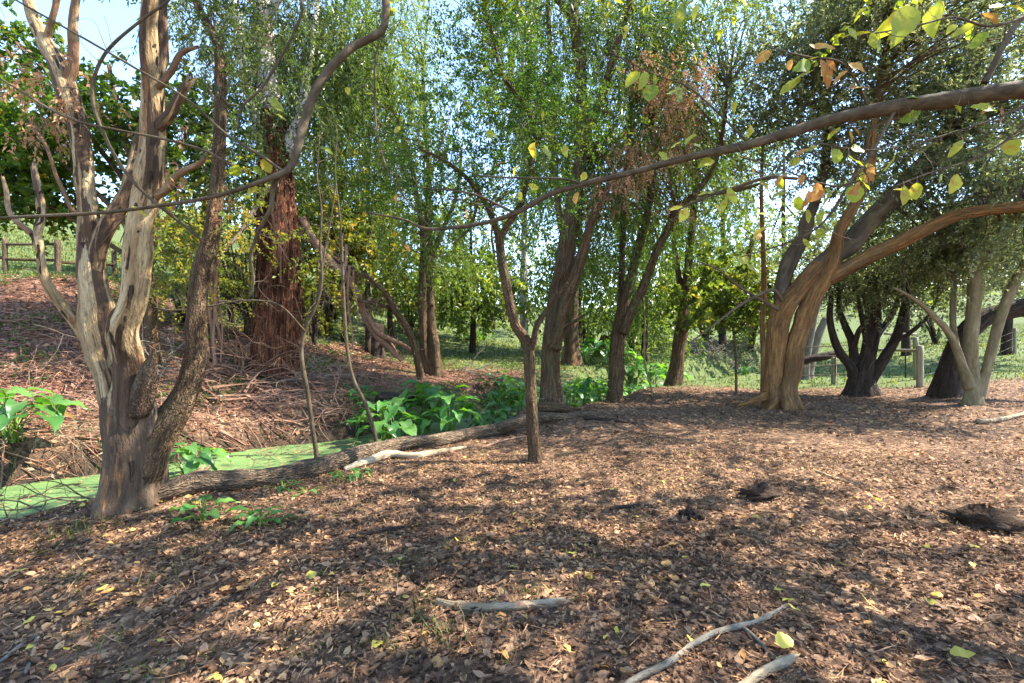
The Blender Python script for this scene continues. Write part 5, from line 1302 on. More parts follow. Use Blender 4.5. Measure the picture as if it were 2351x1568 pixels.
# ------------------------------------------------------------------ arum lilies
def arum_leaf(seed):
    r_ = np.random.default_rng(seed)
    out = np.array([(-.30, .20), (-.20, .33), (-.05, .38), (.10, .37), (.28, .33), (.46, .26), (.64, .18), (.82, .09), (1.0, .004)])
    inn = np.array([(-.04, .03), (-.02, .01), (.0, 0), (.10, 0), (.28, 0), (.46, 0), (.64, 0), (.82, 0), (1.0, 0)])
    n = len(out)
    droop = r_.uniform(.25, .7); fold = r_.uniform(.1, .5)
    cols = []
    for f, sgn in ((0, 1), (.5, 1), (1, 1), (.5, -1), (1, -1)):
        p = inn * (1 - f) + out * f
        y = p[:, 1] * sgn
        z = fold * np.abs(y) * .9 - droop * np.maximum(p[:, 0], 0) ** 2 * .8 - .25 * np.maximum(-p[:, 0], 0)
        z = z + (.075 * f) * np.sin(np.arange(n) * 1.9 + r_.uniform(0, 6)) - (.22 * (f == 1)) * y ** 2
        cols.append(np.stack([p[:, 0] + .02 * r_.standard_normal(n) * f, y, z], -1))
    V = np.vstack(cols)
    i = np.arange(n - 1)
    strip = lambda a, b: np.stack([a * n + i, a * n + i + 1, b * n + i + 1, b * n + i], -1)
    q = np.concatenate([strip(0, 1), strip(1, 2), strip(3, 0), strip(4, 3)])
    me = make_mesh('arum_leaf', V, [q], True, {'rnd': np.full(len(q), r_.random())})
    me.materials.append(LEAF['arum'])
    return me
AL = [arum_leaf(s) for s in range(9)]
dry_leaf = arum_leaf(50); dry_leaf.materials.clear(); dry_leaf.materials.append(LEAF['arumdry'])
def stalk_mesh(seed):
    t = np.linspace(0, 1, 9)
    p = np.stack([t ** 1.9, 0 * t, np.sin(t * 1.45) / math.sin(1.45), .013 * (1 - .55 * t)], -1)
    V, q, tr, bk = tube(p, 6, cap=False)
    me = make_mesh('stalk', V, [q], True, {'rnd': np.full(len(q), seed / 3)})
    me.materials.append(LEAF['stalk'])
    return me
SM = [stalk_mesh(s) for s in range(4)]

def arum(u, v, Y, h, n, spread, label, group=None, z=None, leaf=(.26, .4), name='arum_lily', dry=0):
    p = P(u, v, Y)
    zz = max(zh1(p[0], p[1]), WATER_Z - .05) if z is None else z
    root = empty(name, (p[0], p[1], zz), label, 'plant', group)
    for i in range(n):
        a = i * 2.399 + R(-.4, .4)
        k = math.sqrt((i + .6) / n)
        hh = h * (1.02 - .55 * k ** 1.5) * R(.85, 1.1)
        rr = spread * k * R(.8, 1.15) + .04
        d = Vector((math.cos(a), math.sin(a), 0))
        b = Vector((R(-1, 1), R(-1, 1), 0)) * .06 * spread / .4
        y = Vector((-d.y, d.x, 0))
        wk = R(.7, 1.1)
        MS = Matrix((d * rr, y * wk, Vector((0, 0, hh)))).transposed().to_4x4()
        MS.translation = b
        tip = b + d * rr + Vector((0, 0, hh))
        L = R(*leaf) * .74
        fw = (d * R(.6, 1.0) + Vector((R(-.35, .35), R(-.35, .35), R(-.55, .4))))
        me = AL[int(rng.integers(9))]
        if i >= n - dry: me = dry_leaf
        o = bpy.data.objects.new('leaf', me); C.objects.link(o); o.parent = root
        x = fw.normalized(); zx = Vector((R(-.3, .3), R(-.3, .3), 1)) + d * .25
        zx = (zx - x * zx.dot(x)).normalized(); yy = zx.cross(x)
        M = Matrix((x * L, yy * L * R(.85, 1.15), zx * L)).transposed().to_4x4()
        M.translation = tip
        o.matrix_local = M
        s = bpy.data.objects.new('stalk', SM[i % 4]); C.objects.link(s); s.parent = o
        s.matrix_parent_inverse = M.inverted(); s.matrix_basis = MS
    return root

arum(888, 1003, 9.4, .8, 34, .62, 'arum lily clump in the duckweed, closest to the straight thin sapling', leaf=(.34, .52))
arum(977, 962, 10.6, 1.15, 32, .6, 'tallest arum lily clump, on the bank under the pair of dark stems', leaf=(.38, .58))
arum(1034, 998, 9.6, 1.02, 24, .45, 'upright arum lily clump with sunlit stalks just behind the log', leaf=(.34, .52))
arum(1134, 978, 10.3, .6, 24, .5, 'low bright arum lily clump beside the log bend', leaf=(.27, .4))
arum(826, 935, 10.6, .42, 9, .3, 'small dark arum lily clump on the far bank near the weathered log end', leaf=(.22, .34))
arum(432, 1092, 6.9, .56, 22, .34, 'arum lily clump tucked between the live stem and the duckweed', leaf=(.25, .38))
arum(28, 1040, 6.9, .8, 26, .6, 'big arum lily clump at the bank foot with yellowing lower leaves', leaf=(.36, .54), dry=2)
arum(243, 1120, 5.6, .32, 5, .12, 'few arum leaves growing close against the broken tree base', leaf=(.2, .3))
arum(462, 1245, 3.95, .19, 10, .2, 'arum seedling with broad leaves on the litter below the fallen log', leaf=(.15, .22))
arum(600, 1238, 3.9, .12, 9, .14, 'smaller arum seedling with blue green leaves on the litter', leaf=(.12, .17))
arum(638, 1078, 6.6, .16, 7, .16, 'arum seedling standing in open duckweed', leaf=(.11, .17))
arum(790, 1118, 5.2, .10, 7, .12, 'arum seedling on the litter near the log middle', leaf=(.09, .14))
arum(828, 1112, 5.2, .12, 5, .05, 'tuft of narrow young arum leaves beside a seedling', leaf=(.08, .12))
arum(648, 1140, 4.75, .07, 7, .13, 'flat arum seedling close below the fallen log', leaf=(.07, .1))
arum(700, 1150, 4.6, .05, 5, .1, 'tiny arum seedling next to a thin tan twig', leaf=(.06, .09))
for i, (u, v, Y, h) in enumerate([(1160, 915, 12.6, .8), (1195, 905, 13.2, .85), (1175, 880, 14.2, .8), (1225, 888, 13.6, .7), (1150, 880, 14.5, .7)]):
    arum(u, v, Y, h, 20, .55, 'dark arum lily clump in the patch behind the slim tree', 'arum patch behind the slim tree', leaf=(.3, .44))
for i, (u, v, Y, h) in enumerate([(1305, 930, 12.3, .75), (1345, 925, 12.8, .85), (1380, 915, 13.2, .8), (1320, 895, 14, .85), (1365, 885, 14.8, .85), (1400, 880, 15.2, .8), (1290, 880, 15, .8), (1345, 905, 13.4, .9)]):
    arum(u, v, Y, h, 18, .55, 'dark arum lily clump in the dense patch between the two big willows', 'arum patch between the willows', leaf=(.3, .44))
for i, (u, v, Y, h) in enumerate([(1450, 890, 16, .6), (1475, 880, 17, .6), (1505, 875, 17.5, .5)]):
    arum(u, v, Y, h, 12, .5, 'arum lily clump beyond the Y shaped willow', 'arums beyond the Y shaped willow', leaf=(.28, .4))
for i, (u, v, Y, h) in enumerate([(1370, 838, 20.5, 1.05), (1410, 835, 20.8, 1.05), (1450, 838, 20.6, 1.05), (1500, 836, 20.6, 1.15), (1535, 838, 20.2, 1.15), (1345, 835, 21, .95)]):
    arum(u, v, Y, h, 14, .65, 'arum lily clump in the far row before the rise', 'far row of arums', leaf=(.55, .75))
for i, (u, v, Y, h) in enumerate([(1705, 862, 22.5, .6), (1725, 850, 23.5, .8)]):
    arum(u, v, Y, h, 12, .5, 'arum lily clump at the foot of the debris mound', 'arums by the debris mound', leaf=(.34, .46))
arum(1095, 806, 27, .7, 12, .8, 'arum lily clump far back on the shaded flat', leaf=(.4, .55))

# ------------------------------------------------------------------ strips of bark heaped under the gum
STRIPS = [strip_mesh('strip', 1.0, w, b, c, 400 + i) for i, (w, b, c) in enumerate([(.05, .05, .5), (.035, .1, .3), (.06, .03, .6), (.03, .14, .4), (.045, -.08, .5), (.025, .02, .2), (.055, .09, .7), (.02, .2, .3)])]
def pix_ground(u, v, Y0=10):
    Y = Y0
    for it in range(50):
        z = zh1((u - 1175.5) / FOC * Y, Y)
        Yn = (CAM_Z - z) * FOC / (v - 784 if abs(v - 784) > 4 else 4)
        if Yn <= 0 or Yn > 60: Yn = 40
        Y = Y * .75 + Yn * .25
    return Y
cnt = 0
for i in range(240):
    if cnt < 130 or i % 3 == 0:
        x, y = R(-7.9, -4.6), R(9.6, 12.2)
        if i % 5 == 0: x, y = R(-9.5, -2.8), R(8.6, 13)
    else:
        x, y = R(-10, -2.2), R(8.4, 13.5)
    d, s = creek_d(np.array([x]), np.array([y]))
    if d[0] < 1.3 or s[0] > 0 or math.hypot(x + 5.8, y - 12) < .75: continue
    n_ = ground_normal(np.array([x]), np.array([y]))[0]
    a = R(-.9, .5) if rng.random() < .75 else R(0, 6.28)
    xd = Vector((math.cos(a), math.sin(a), 0)); n_ = Vector(n_)
    xd = (xd - n_ * xd.dot(n_)).normalized()
    xd = (xd + n_ * R(-.05, .16)).normalized()
    zz = (n_ + Vector((R(-.5, .5), R(-.5, .5), 0))); zz = (zz - xd * zz.dot(xd)).normalized(); yd = zz.cross(xd)
    L = R(.4, 1.5)
    o = bpy.data.objects.new('fallen_bark_strip', STRIPS[int(rng.integers(8))]); C.objects.link(o)
    M = Matrix((xd * L, yd * R(.7, 1.5), zz * R(.5, .9))).transposed().to_4x4()
    M.translation = Vector((x, y, zh1(x, y) + R(.01, .14)))
    o.matrix_local = M
    tag(o, 'curled strip of red brown bark lying on the bank around the gum', 'bark strip', 'bark strips fallen around the gum')
    cnt += 1

# ------------------------------------------------------------------ dead brushwood
def brush(name, label, anchor, n, L, r0, bark, dirv, spread=.6, z_up=.1, forks=2):
    root = empty(name, anchor, label, 'branch')
    tw = []
    for i in range(n):
        d = norm(np.array(dirv) + rng.standard_normal(3) * spread * np.array([1, 1, .4]))
        q = np.array(anchor) + rng.standard_normal(3) * np.array([.25, .25, .03])
        pts = [np.array([*q, r0])]
        LL = L * R(.5, 1.1)
        for s in range(5):
            d = norm(d + rng.standard_normal(3) * .25 + np.array([0, 0, z_up - .12 * s]))
            q = q + d * LL / 5
            q[2] = max(q[2], max(zh1(q[0], q[1]), WATER_Z) + .01)
            pts.append(np.array([*q, r0 * (1 - .17 * (s + 1))]))
            for f in range(forks):
                if rng.random() < .6:
                    d2 = norm(d + rng.standard_normal(3) * .7); e1 = q + d2 * LL * .16; e2 = e1 + norm(d2 + rng.standard_normal(3) * .4) * LL * .14
                    for e_ in (e1, e2): e_[2] = max(e_[2], max(zh1(e_[0], e_[1]), WATER_Z) + .008)
                    tw.append(tube(catmull(np.array([[*q, r0 * .5], [*e1, r0 * .35], [*e2, r0 * .2]]), 5), 4, cap=False, seed=i))
        tw.append(tube(catmull(np.array(pts), 12), 5, cap=False, jitter=.2, seed=i))
    tube_obj('twigs', tw, BARK[bark], root)['kind'] = 'stuff'
    return root
a = P(225, 1150, 5.25); brush('fallen_brushwood', 'bare twiggy branch fallen over the duckweed beside the broken tree', (a[0], a[1], WATER_Z + .22), 9, 1.9, .009, 'twig', (-1, -.35, -.05), .35)
a = P(1160, 905, 11.6); brush('fallen_brushwood', 'tangle of grey twigs between the tall arum clump and the slim tree', (a[0], a[1], zh1(a[0], a[1])), 16, 1.5, .008, 'greystick', (-.3, 0, .55), .75)
a = P(1250, 935, 10.9); brush('fallen_brushwood', 'pale dry twigs arching around the foot of the tallest willow', (a[0], a[1], zh1(a[0], a[1])), 14, 1.0, .006, 'stick', (-.2, -.2, .5), .8)
a = P(1060, 842, 16); brush('fallen_brushwood', 'bare grey branch lying on the grassy flat beyond the creek', (a[0], a[1], zh1(a[0], a[1]) + .1), 6, 2.6, .014, 'greystick', (1, .2, .12), .4)
a = P(760, 890, 9.9); brush('fallen_brushwood', 'reddish twigs strewn under the straight thin sapling', (a[0], a[1], zh1(a[0], a[1]) + .05), 12, 1.6, .008, 'redstrip', (.6, -.3, .1), .6)
a = P(130, 1010, 7.2); brush('fallen_brushwood', 'dry twigs and straw hanging over the bank edge behind the broken tree', (a[0], a[1], zh1(a[0], a[1]) + .1), 18, 1.1, .006, 'stick', (.5, -.4, 0), .8)
a = P(600, 1000, 8.4); brush('fallen_brushwood', 'thin twigs along the far edge of the duckweed', (a[0], a[1], zh1(a[0], a[1]) + .05), 10, 1.3, .006, 'redstrip', (1, .1, .1), .5)
a = P(560, 850, 11.2); brush('fallen_brushwood', 'heap of broken red sticks on the bank below the hanging bark ribbons', (a[0], a[1], zh1(a[0], a[1]) + .1), 26, 1.9, .014, 'redstrip', (.4, -.3, .12), .9)
a = P(690, 870, 11.2); brush('fallen_brushwood', 'grey branch tangle leaning at the foot of the red gum', (a[0], a[1], zh1(a[0], a[1]) + .1), 16, 1.5, .011, 'greystick', (.8, -.3, .25), .6)
a = P(380, 840, 10.4); brush('fallen_brushwood', 'long dry branches heaped on the slope behind the broken tree', (a[0], a[1], zh1(a[0], a[1]) + .1), 18, 2.0, .013, 'greystick', (.5, -.5, .12), .7)
a = P(130, 800, 9.6); brush('fallen_brushwood', 'rusty twigs strewn over the steep red bank', (a[0], a[1], zh1(a[0], a[1]) + .05), 18, 1.7, .010, 'redstrip', (.7, -.3, .05), .8)
a = P(850, 880, 11.8); brush('fallen_brushwood', 'thin red branches lying toward the foot of the leaning trunk', (a[0], a[1], zh1(a[0], a[1]) + .05), 16, 1.8, .010, 'redstrip', (.8, -.5, .08), .6)
# debris mound of sticks on the far bank
mound = empty('debris_mound', (*P(1660, 830, 27)[:2], zh1(*P(1660, 830, 27)[:2])), 'mound of tangled flood debris and dry sticks beyond the creek bend', 'debris mound')
tw = []
for i in range(420):
    u, v = R(1590, 1748), R(785, 868)
    Y = 26.5 + (868 - v) / 83 * 3 + R(-.4, .4)
    p = P(u, v, Y); p[2] = zh1(p[0], p[1]) + R(.0, .35)
    d = norm(np.array([R(-1, 1), R(-.6, .6), R(-.45, .45)]))
    L = R(.3, 1.3)
    tw.append(tube(np.array([[*(p - d * L / 2), .02], [*(p + rng.standard_normal(3) * .04), .018], [*(p + d * L / 2), .01]]), 4, cap=False, seed=i))
mo = tube_obj('sticks', tw, BARK['greystick'], mound); mo['kind'] = 'stuff'

# ------------------------------------------------------------------ fences
def fence_root(name, label, cat, p): return empty(name, (p[0], p[1], zh1(p[0], p[1])), label, cat)
def bar(root, name, a, b, r, bark='post', nseg=10, rough=.03):
    t = np.linspace(0, 1, 8)[:, None]
    p = np.hstack([np.array(a) * (1 - t) + np.array(b) * t, np.full((8, 1), r)])
    _seed[0] += 1
    return tube_obj(name, tube(p, nseg, rough, 5, .02, seed=_seed[0]), BARK[bark], root)
def post(root, u, Y, h, r, bark='post'):
    x = (u - 1175.5) / FOC * Y
    z = zh1(x, Y)
    bar(root, 'post', (x, Y, z - .15), (x + R(-.02, .02), Y, z + h), r, bark)
    return np.array([x, Y, z])
# paddock fence and gate
fr = fence_root('paddock_fence', 'timber paddock fence with round posts and rails behind the fan stemmed tree', 'fence', P(2112, 885, 15.5))
pa = post(fr, 2112, 15.5, 1.32, .1); pb = post(fr, 2103, 17.2, 1.5, .08); pc = post(fr, 1914, 17.0, .95, .085); pd_ = post(fr, 2005, 17.1, 1.1, .07)
bar(fr, 'rail', (*P(2010, 803, 17.0),), (*P(2108, 805, 15.6),), .05)
bar(fr, 'rail', (*P(2030, 766, 17.4),), (*P(2104, 768, 17.1),), .045)
bar(fr, 'rail', (*P(1950, 815, 17.2),), (*P(2010, 806, 17.0),), .04)
for i, (u, Y) in enumerate([(2210, 19), (2330, 22)]): post(fr, u, Y, 1.15, .06)
for zz in (.35, .7, 1.0):
    tube_obj('wire', tube(np.array([[*(pa + [0, 0, zz]), .004], [*((pa + P(2330, 850, 22)) / 2 * [1, 1, 0] + [0, 0, zh1(*((pa + P(2330, 850, 22)) / 2)[:2]) + zz]), .004], [*P(2330, 850, 22)[:2], zh1(*P(2330, 850, 22)[:2]) + zz, .004]]), 5, cap=False), BARK['greystick'], fr)
gr = fence_root('field_gate', 'thin tubular metal gate between the grey trunk and the fan stemmed tree', 'gate', P(1885, 862, 16))
for v in (796, 818, 840, 861):
    bar(gr, 'rail', P(1828, v + 2, 15.6), P(1950, v - 3, 16.8), .016, 'dark', 8, 0)
for u, Y in ((1828, 15.6), (1918, 16.5), (1950, 16.8)):
    bar(gr, 'upright', P(u, 796, Y), P(u, 862, Y), .018, 'dark', 8, 0)
bar(gr, 'upright', P(2079, 808, 16.2), P(2079, 868, 16.2), .02, 'dark', 8, 0)
# hillside fence
fl_ = fence_root('hillside_fence', 'old wire and timber fence at the grass edge of the hillside', 'fence', P(133, 636, 16.6))
pp = [post(fl_, 133, 16.6, 1.25, .09, 'log'), post(fl_, 12, 16.2, 1.2, .07, 'log'), post(fl_, -120, 15.8, 1.2, .09, 'log'), post(fl_, 262, 18.2, 1.1, .08, 'log')]
for i in range(3):
    q = [pp[2], pp[1], pp[0], pp[3]][i:i + 2]
    bar(fl_, 'rail', q[0] + [0, 0, .5], q[1] + [0, 0, .56], .05, 'willow')
    tube_obj('wire', tube(np.array([[*(q[0] + [0, 0, .95]), .006], [*((q[0] + q[1]) / 2 + [0, 0, .9]), .006], [*(q[1] + [0, 0, 1.0]), .006]]), 5, cap=False), BARK['greystick'], fl_)
bar(fl_, 'rail', pp[1] + [0, 0, 1.0], pp[0] + [0, 0, 1.12], .045, 'log')

# ------------------------------------------------------------------ dirt clods
def clod(u, v, w, label):
    Y = pix_ground(u, v, 3)
    x = (u - 1175.5) / FOC * Y
    r_ = w / 2 / FOC * Y
    n1, n2 = 14, 22
    th, ph = np.meshgrid(np.linspace(0.05, np.pi - .05, n1), np.linspace(0, 2 * np.pi, n2, endpoint=False), indexing='ij')
    rr = 1 + .16 * np.sin(3 * ph + 5 * th) + .12 * np.sin(7 * ph - 4 * th + 2) + .17 * rng.standard_normal(th.shape)
    V = np.stack([x + r_ * rr * np.sin(th) * np.cos(ph), Y + r_ * .8 * rr * np.sin(th) * np.sin(ph), zh1(x, Y) + r_ * .12 + r_ * .45 * rr * np.cos(th)], -1).reshape(-1, 3)
    I = np.arange(n1 * n2).reshape(n1, n2); J = np.roll(I, -1, 1)
    q = np.stack([I[:-1], J[:-1], J[1:], I[1:]], -1).reshape(-1, 4)
    o = link('dirt_clod', make_mesh('dirt_clod', V, [q], True, None, {'bk': V * 2}), BARK['soil'])
    tag(o, label, 'clod')
clod(2268, 1206, 130, 'large black clod of earth among orange leaves')
clod(976, 1330, 62, 'round dark dirt clod above the stout pale stick')
clod(1746, 1140, 80, 'low dark earth heap in the open litter under the ochre tree')
clod(1590, 1186, 60, 'small dark dirt clod near a seedling in the litter')
clod(1215, 1440, 46, 'crumbly brown dirt clod just below the stout pale stick')

# ------------------------------------------------------------------ litter
def litter_leaf(x, y, L, W_, tiltmax, lift, detailed, rnd, orient=None):
    """leaves lying on the ground. detailed: 8 vertices, 6 triangles curled; else quad"""
    n = len(x)
    z = zh(x, y)
    N = ground_normal(x, y)
    N = norm(N + rng.standard_normal((n, 3)) * tiltmax)
    a = R(0, 6.283, n) if orient is None else orient + rng.normal(0, .7, n)
    d = np.stack([np.cos(a), np.sin(a), np.zeros(n)], -1)
    d = norm(d - N * np.sum(d * N, -1, keepdims=True))
    s = np.cross(N, d)
    p = np.stack([x, y, z + lift], -1)
    L_, Wd = L[:, None], W_[:, None]
    if not detailed:
        cu = R(-.12, .3, n)[:, None]
        V = np.stack([p - d * L_ * .5, p + s * Wd * .5 + N * Wd * cu, p + d * L_ * .5 + N * L_ * R(-.1, .15, n)[:, None], p - s * Wd * .5 + N * Wd * cu], 1).reshape(-1, 3)
        F_ = np.arange(4 * n).reshape(-1, 4)
        return V, [F_], rnd
    cu = R(-.2, .55, n)[:, None]; be = R(-.15, .3, n)[:, None]
    j = lambda: 1 + .25 * (rng.random((n, 1)) - .5)
    V = np.stack([p - d * L_ * .5 + N * L_ * be * .5,
                  p - d * L_ * .2 * j() + s * Wd * .42 * j() + N * Wd * cu, p - d * L_ * .18, p - d * L_ * .2 * j() - s * Wd * .42 * j() + N * Wd * cu,
                  p + d * L_ * .15 * j() + s * Wd * .5 * j() + N * Wd * cu * 1.2, p + d * L_ * .17, p + d * L_ * .15 * j() - s * Wd * .5 * j() + N * Wd * cu * 1.1,
                  p + d * L_ * .5 + N * L_ * be * .7], 1).reshape(-1, 3)
    b = np.arange(n)[:, None] * 8
    T_ = np.vstack([b + np.array([[0, 2, 1]]), b + np.array([[0, 3, 2]]), b + np.array([[4, 5, 7]]), b + np.array([[5, 6, 7]])])
    Q_ = np.vstack([b + np.array([[1, 2, 5, 4]]), b + np.array([[2, 3, 6, 5]])])
    return V, [T_, Q_], np.concatenate([np.tile(rnd, 4), np.tile(rnd, 2)])

def sample_ground(n, y0, y1, wide=1.2, pad=.6, xl=None):
    # density falling with distance; denser close up
    y = np.sqrt(R(y0 ** 2, y1 ** 2, n))
    x = R(-1, 1, n) * (1.06 * y * wide + pad)
    return x, y

bare = lambda x, y: pnoise(x, y, 1.6, 21) + .6 * pnoise(x, y, 4.5, 22)
def add_litter(name, label, n, y0, y1, lr, wr, detailed, mat, cond, tilt=.28, lift=(0, .015), rpow=1.0, clumpy=True):
    x, y = sample_ground(n, y0, y1)
    d, s = creek_d(x, y)
    ok = cond(x, y, d, s)
    if clumpy:
        ok &= (bare(x, y) < .75 + rng.normal(0, .55, len(x)))
    x, y = x[ok], y[ok]
    m = len(x)
    rnd = np.clip(rng.random(m) ** rpow * .8 + .2 * smooth(-1, 1, pnoise(x, y, 2.2, 31)), 0, 1)
    Ls = lr[0] + (lr[1] - lr[0]) * rng.random(m) ** 1.7
    Ws = Ls * np.where(rng.random(m) < .5, R(.14, .3, m), R(.35, .75, m))
    V, F_, rn = litter_leaf(x, y, Ls, Ws, tilt, R(*lift, m), detailed, rnd)
    o = link(name, make_mesh(name, V, F_, False, {'rnd': rn}), LEAF[mat])
    tag(o, label, None, None, 'stuff')
    return o
near_ok = lambda x, y, d, s: (s > 0) & (d > 1.0) & (grass_mask(x, y) < rng.random(len(x)) + .15)
far_ok = lambda x, y, d, s: (s < 0) & (d > .95) & (y < 26) & (grass_mask(x, y) < rng.random(len(x)) + .1)
add_litter('leaf_litter', 'thick brown leaf litter covering the ground under the trees', 50000, 1.5, 4.0, (.014, .062), (.014, .042), True, 'litter', near_ok, .32, (0, .02), 1.15)
add_litter('leaf_litter', 'brown leaf litter around the small seedlings and sticks', 58000, 3.9, 6.5, (.02, .072), (.014, .042), False, 'litter', near_ok, .36, (0, .024), 1.1)
add_litter('leaf_litter', 'brown leaf litter spreading between the trunks', 76000, 6.2, 16, (.035, .10), (.025, .06), False, 'litter', near_ok, .34, (0, .025), 1.05)
add_litter('bank_litter', 'red brown leaf and bark litter on the far bank', 70000, 5.0, 21, (.05, .15), (.018, .05), False, 'redlitter', far_ok, .36, (0, .04), 1.0)
# needle-thin twigs and straws
def straws(name, label, n, y0, y1, lr, w, mat, cond):
    x, y = sample_ground(n, y0, y1)
    d, s = creek_d(x, y)
    ok = cond(x, y, d, s)
    x, y = x[ok], y[ok]; m = len(x)
    V, F_, rn = litter_leaf(x, y, R(*lr, m), np.full(m, w) * R(.6, 1.4, m), .16, R(.005, .03, m), False, rng.random(m))
    tag(link(name, make_mesh(name, V, F_, False, {'rnd': rn}), LEAF[mat]), label, None, None, 'stuff')
add_litter('leaf_crumbs', 'crumbled leaf fragments and bark chips filling the litter', 60000, 1.5, 7.5, (.01, .032), (.01, .02), False, 'litter', near_ok, .4, (.002, .026), .8, False)
straws('twig_litter', 'fine twigs and straws scattered through the leaf litter', 15000, 1.5, 9, (.06, .24), .005, 'litter', near_ok)
straws('bank_straw', 'dry straws and bark shreds on the far bank', 22000, 6, 18, (.15, .6), .012, 'redlitter', far_ok)

x, y = sample_ground(9000, 6.2, 19)
d, s_ = creek_d(x, y)
ok = far_ok(x, y, d, s_) & (x < -.5) & (rng.random(len(x)) < .35 + .65 * (np.hypot(x + 7, y - 11) < 4.5))
x, y = x[ok][:1500], y[ok][:1500]
tw = []
for i in range(len(x)):
    a = R(-1.0, .6); L = R(.15, .8) * (1 if rng.random() < .8 else 1.8)
    p = np.array([x[i], y[i], 0]); dv = np.array([math.cos(a), math.sin(a), 0]) * L / 2
    e0, e1 = p - dv, p + dv
    lift = R(.0, .07)
    e0[2] = zh1(*e0[:2]) + lift + R(-.01, .05); e1[2] = zh1(*e1[:2]) + lift + R(-.01, .05)
    m = (e0 + e1) / 2 + np.array([R(-.04, .04), R(-.04, .04), R(-.02, .05)])
    r0 = R(.004, .018)
    tw.append(tube(np.array([[*e0, r0], [*m, r0 * .9], [*e1, r0 * .5]]), 3, cap=False, seed=i))
o = tube_obj('bank_debris', tw, BARK['redstrip'])
tag(o, 'fallen sticks and bark shreds strewn over the far bank', None, None, 'stuff')

# single fallen leaves that stand out
FM = {'fallenyellow': [leaf_shape(600 + i, ['mid', 'round', 'mid', 'long'][i]) for i in range(4)], 'fallenorange': [leaf_shape(620 + i, ['round', 'mid', 'round', 'mid'][i]) for i in range(4)], 'fallenbrown': [leaf_shape(640 + i, ['round', 'mid', 'mid', 'long'][i]) for i in range(4)]}
for k, l in FM.items():
    for m in l: m.materials.append(LEAF[k])
FL = {'fallenyellow': ('yellow leaf lying on the brown litter', 70), 'fallenorange': ('orange tan leaf curled on the brown litter', 110), 'fallenbrown': ('broad pale brown leaf lying on top of the litter', 110)}
for mk, (lb, n) in FL.items():
    i = 0
    while i < n:
        y = math.sqrt(R(1.95 ** 2, (5.5 if mk != 'fallenyellow' else 7) ** 2)) if rng.random() < .5 else R(2.0, 3.6)
        x = R(-1.03, 1.03) * y
        d, s = creek_d(np.array([x]), np.array([y]))
        if s[0] < 0 or d[0] < 1.6: continue
        n_ = ground_normal(np.array([x]), np.array([y]))[0] + rng.standard_normal(3) * .3
        a = R(0, 6.28); f = Vector((math.cos(a), math.sin(a), R(-.1, .1)))
        o = place_leaf('fallen_leaf', FM[mk][i % 4], (x, y, zh1(x, y) + R(.014, .028)), R(.038, .075), f, n_)
        tag(o, lb, 'leaf', lb.split(' leaf')[0] + ' leaves on the litter')
        i += 1
Yb = pix_ground(1795, 1506, 2.2)
o = place_leaf('fallen_leaf', FM['fallenyellow'][1], (*P(1782, 1512, Yb)[:2], zh1(*P(1782, 1512, Yb)[:2]) + .06), .1, (1, .2, .1), (0.1, -.6, 1))
tag(o, 'bright yellow leaf caught on the thick weathered stick', 'leaf')
o = place_leaf('fallen_leaf', FM['fallenyellow'][0], (*P(2180, 1500, 2.25)[:2], zh1(*P(2180, 1500, 2.25)[:2]) + .04), .1, (1, -.2, 0), (0, -.4, 1))
tag(o, 'big green yellow leaf flat on the litter beside the corner', 'leaf')

# ------------------------------------------------------------------ grass and small green growth
def blades(name, label, x, y, h, w, mat='grass', lean=.5):
    n = len(x)
    z = zh(x, y)
    d = rand_dirs(n); d[:, 2] = 0; d = norm(d)
    p = np.stack([x, y, z - .01], -1)
    up = norm(np.array([0, 0, 1.0]) + d * R(0, lean, n)[:, None])
    tip = p + up * h[:, None] + d * (h * R(.1, .5, n))[:, None]
    midp = p + up * (h * .55)[:, None]
    s = norm(np.cross(d, np.array([0, 0, 1.0]))) * (w * .5)[:, None]
    V = np.stack([p - s, p + s, midp + s * .7, tip, midp - s * .7], 1).reshape(-1, 3)
    b = np.arange(n)[:, None] * 5
    Q_ = b + np.array([[0, 1, 2, 4]]); T_ = b + np.array([[4, 2, 3]])
    rn = rng.random(n)
    o = link(name, make_mesh(name, V, [Q_, T_], False, {'rnd': np.concatenate([rn, rn])}), LEAF[mat])
    tag(o, label, None, None, 'stuff')
n = 60000
gyy = np.sqrt(R(9 ** 2, 34 ** 2, n)); gxx = R(-1.25, 1.25, n) * gyy
gm_ = grass_mask(gxx, gyy); gdd, _s = creek_d(gxx, gyy)
ok = (gm_ > rng.random(n) * .9 + .1) & (gdd > .9)
gxx, gyy = gxx[ok], gyy[ok]
blades('grass', 'short grass on the flats, paddock and hillside', gxx, gyy, R(.03, .10, len(gxx)) * (1 + gyy / 40), R(.012, .022, len(gxx)) * (1 + gyy / 14))
# tufts in the litter
tx, ty, tH = [], [], []
for (u, v, m, r_, h) in [(200, 1215, 60, .12, .08), (100, 1250, 30, .15, .05), (920, 1290, 30, .07, .05), (1010, 1470, 50, .08, .06), (960, 1395, 40, .07, .05), (890, 1480, 30, .06, .05), (945, 1425, 30, .05, .05), (1230, 1345, 26, .05, .04), (1240, 1200, 26, .08, .04), (1065, 1245, 26, .06, .04), (365, 1330, 26, .06, .05), (160, 1335, 24, .06, .05),
                         (350, 1550, 30, .07, .05), (1215, 1365, 20, .05, .04), (1050, 1240, 20, .06, .04), (620, 1330, 24, .08, .04), (1325, 1285, 16, .05, .04), (820, 1385, 24, .06, .05), (1120, 1290, 20, .05, .04), (250, 1480, 24, .06, .05)]:
    Y = pix_ground(u, v, 4)
    x0 = (u - 1175.5) / FOC * Y
    tx.append(x0 + rng.normal(0, r_, m)); ty.append(Y + rng.normal(0, r_, m)); tH.append(R(.5, 1.2, m) * h * 1.4)
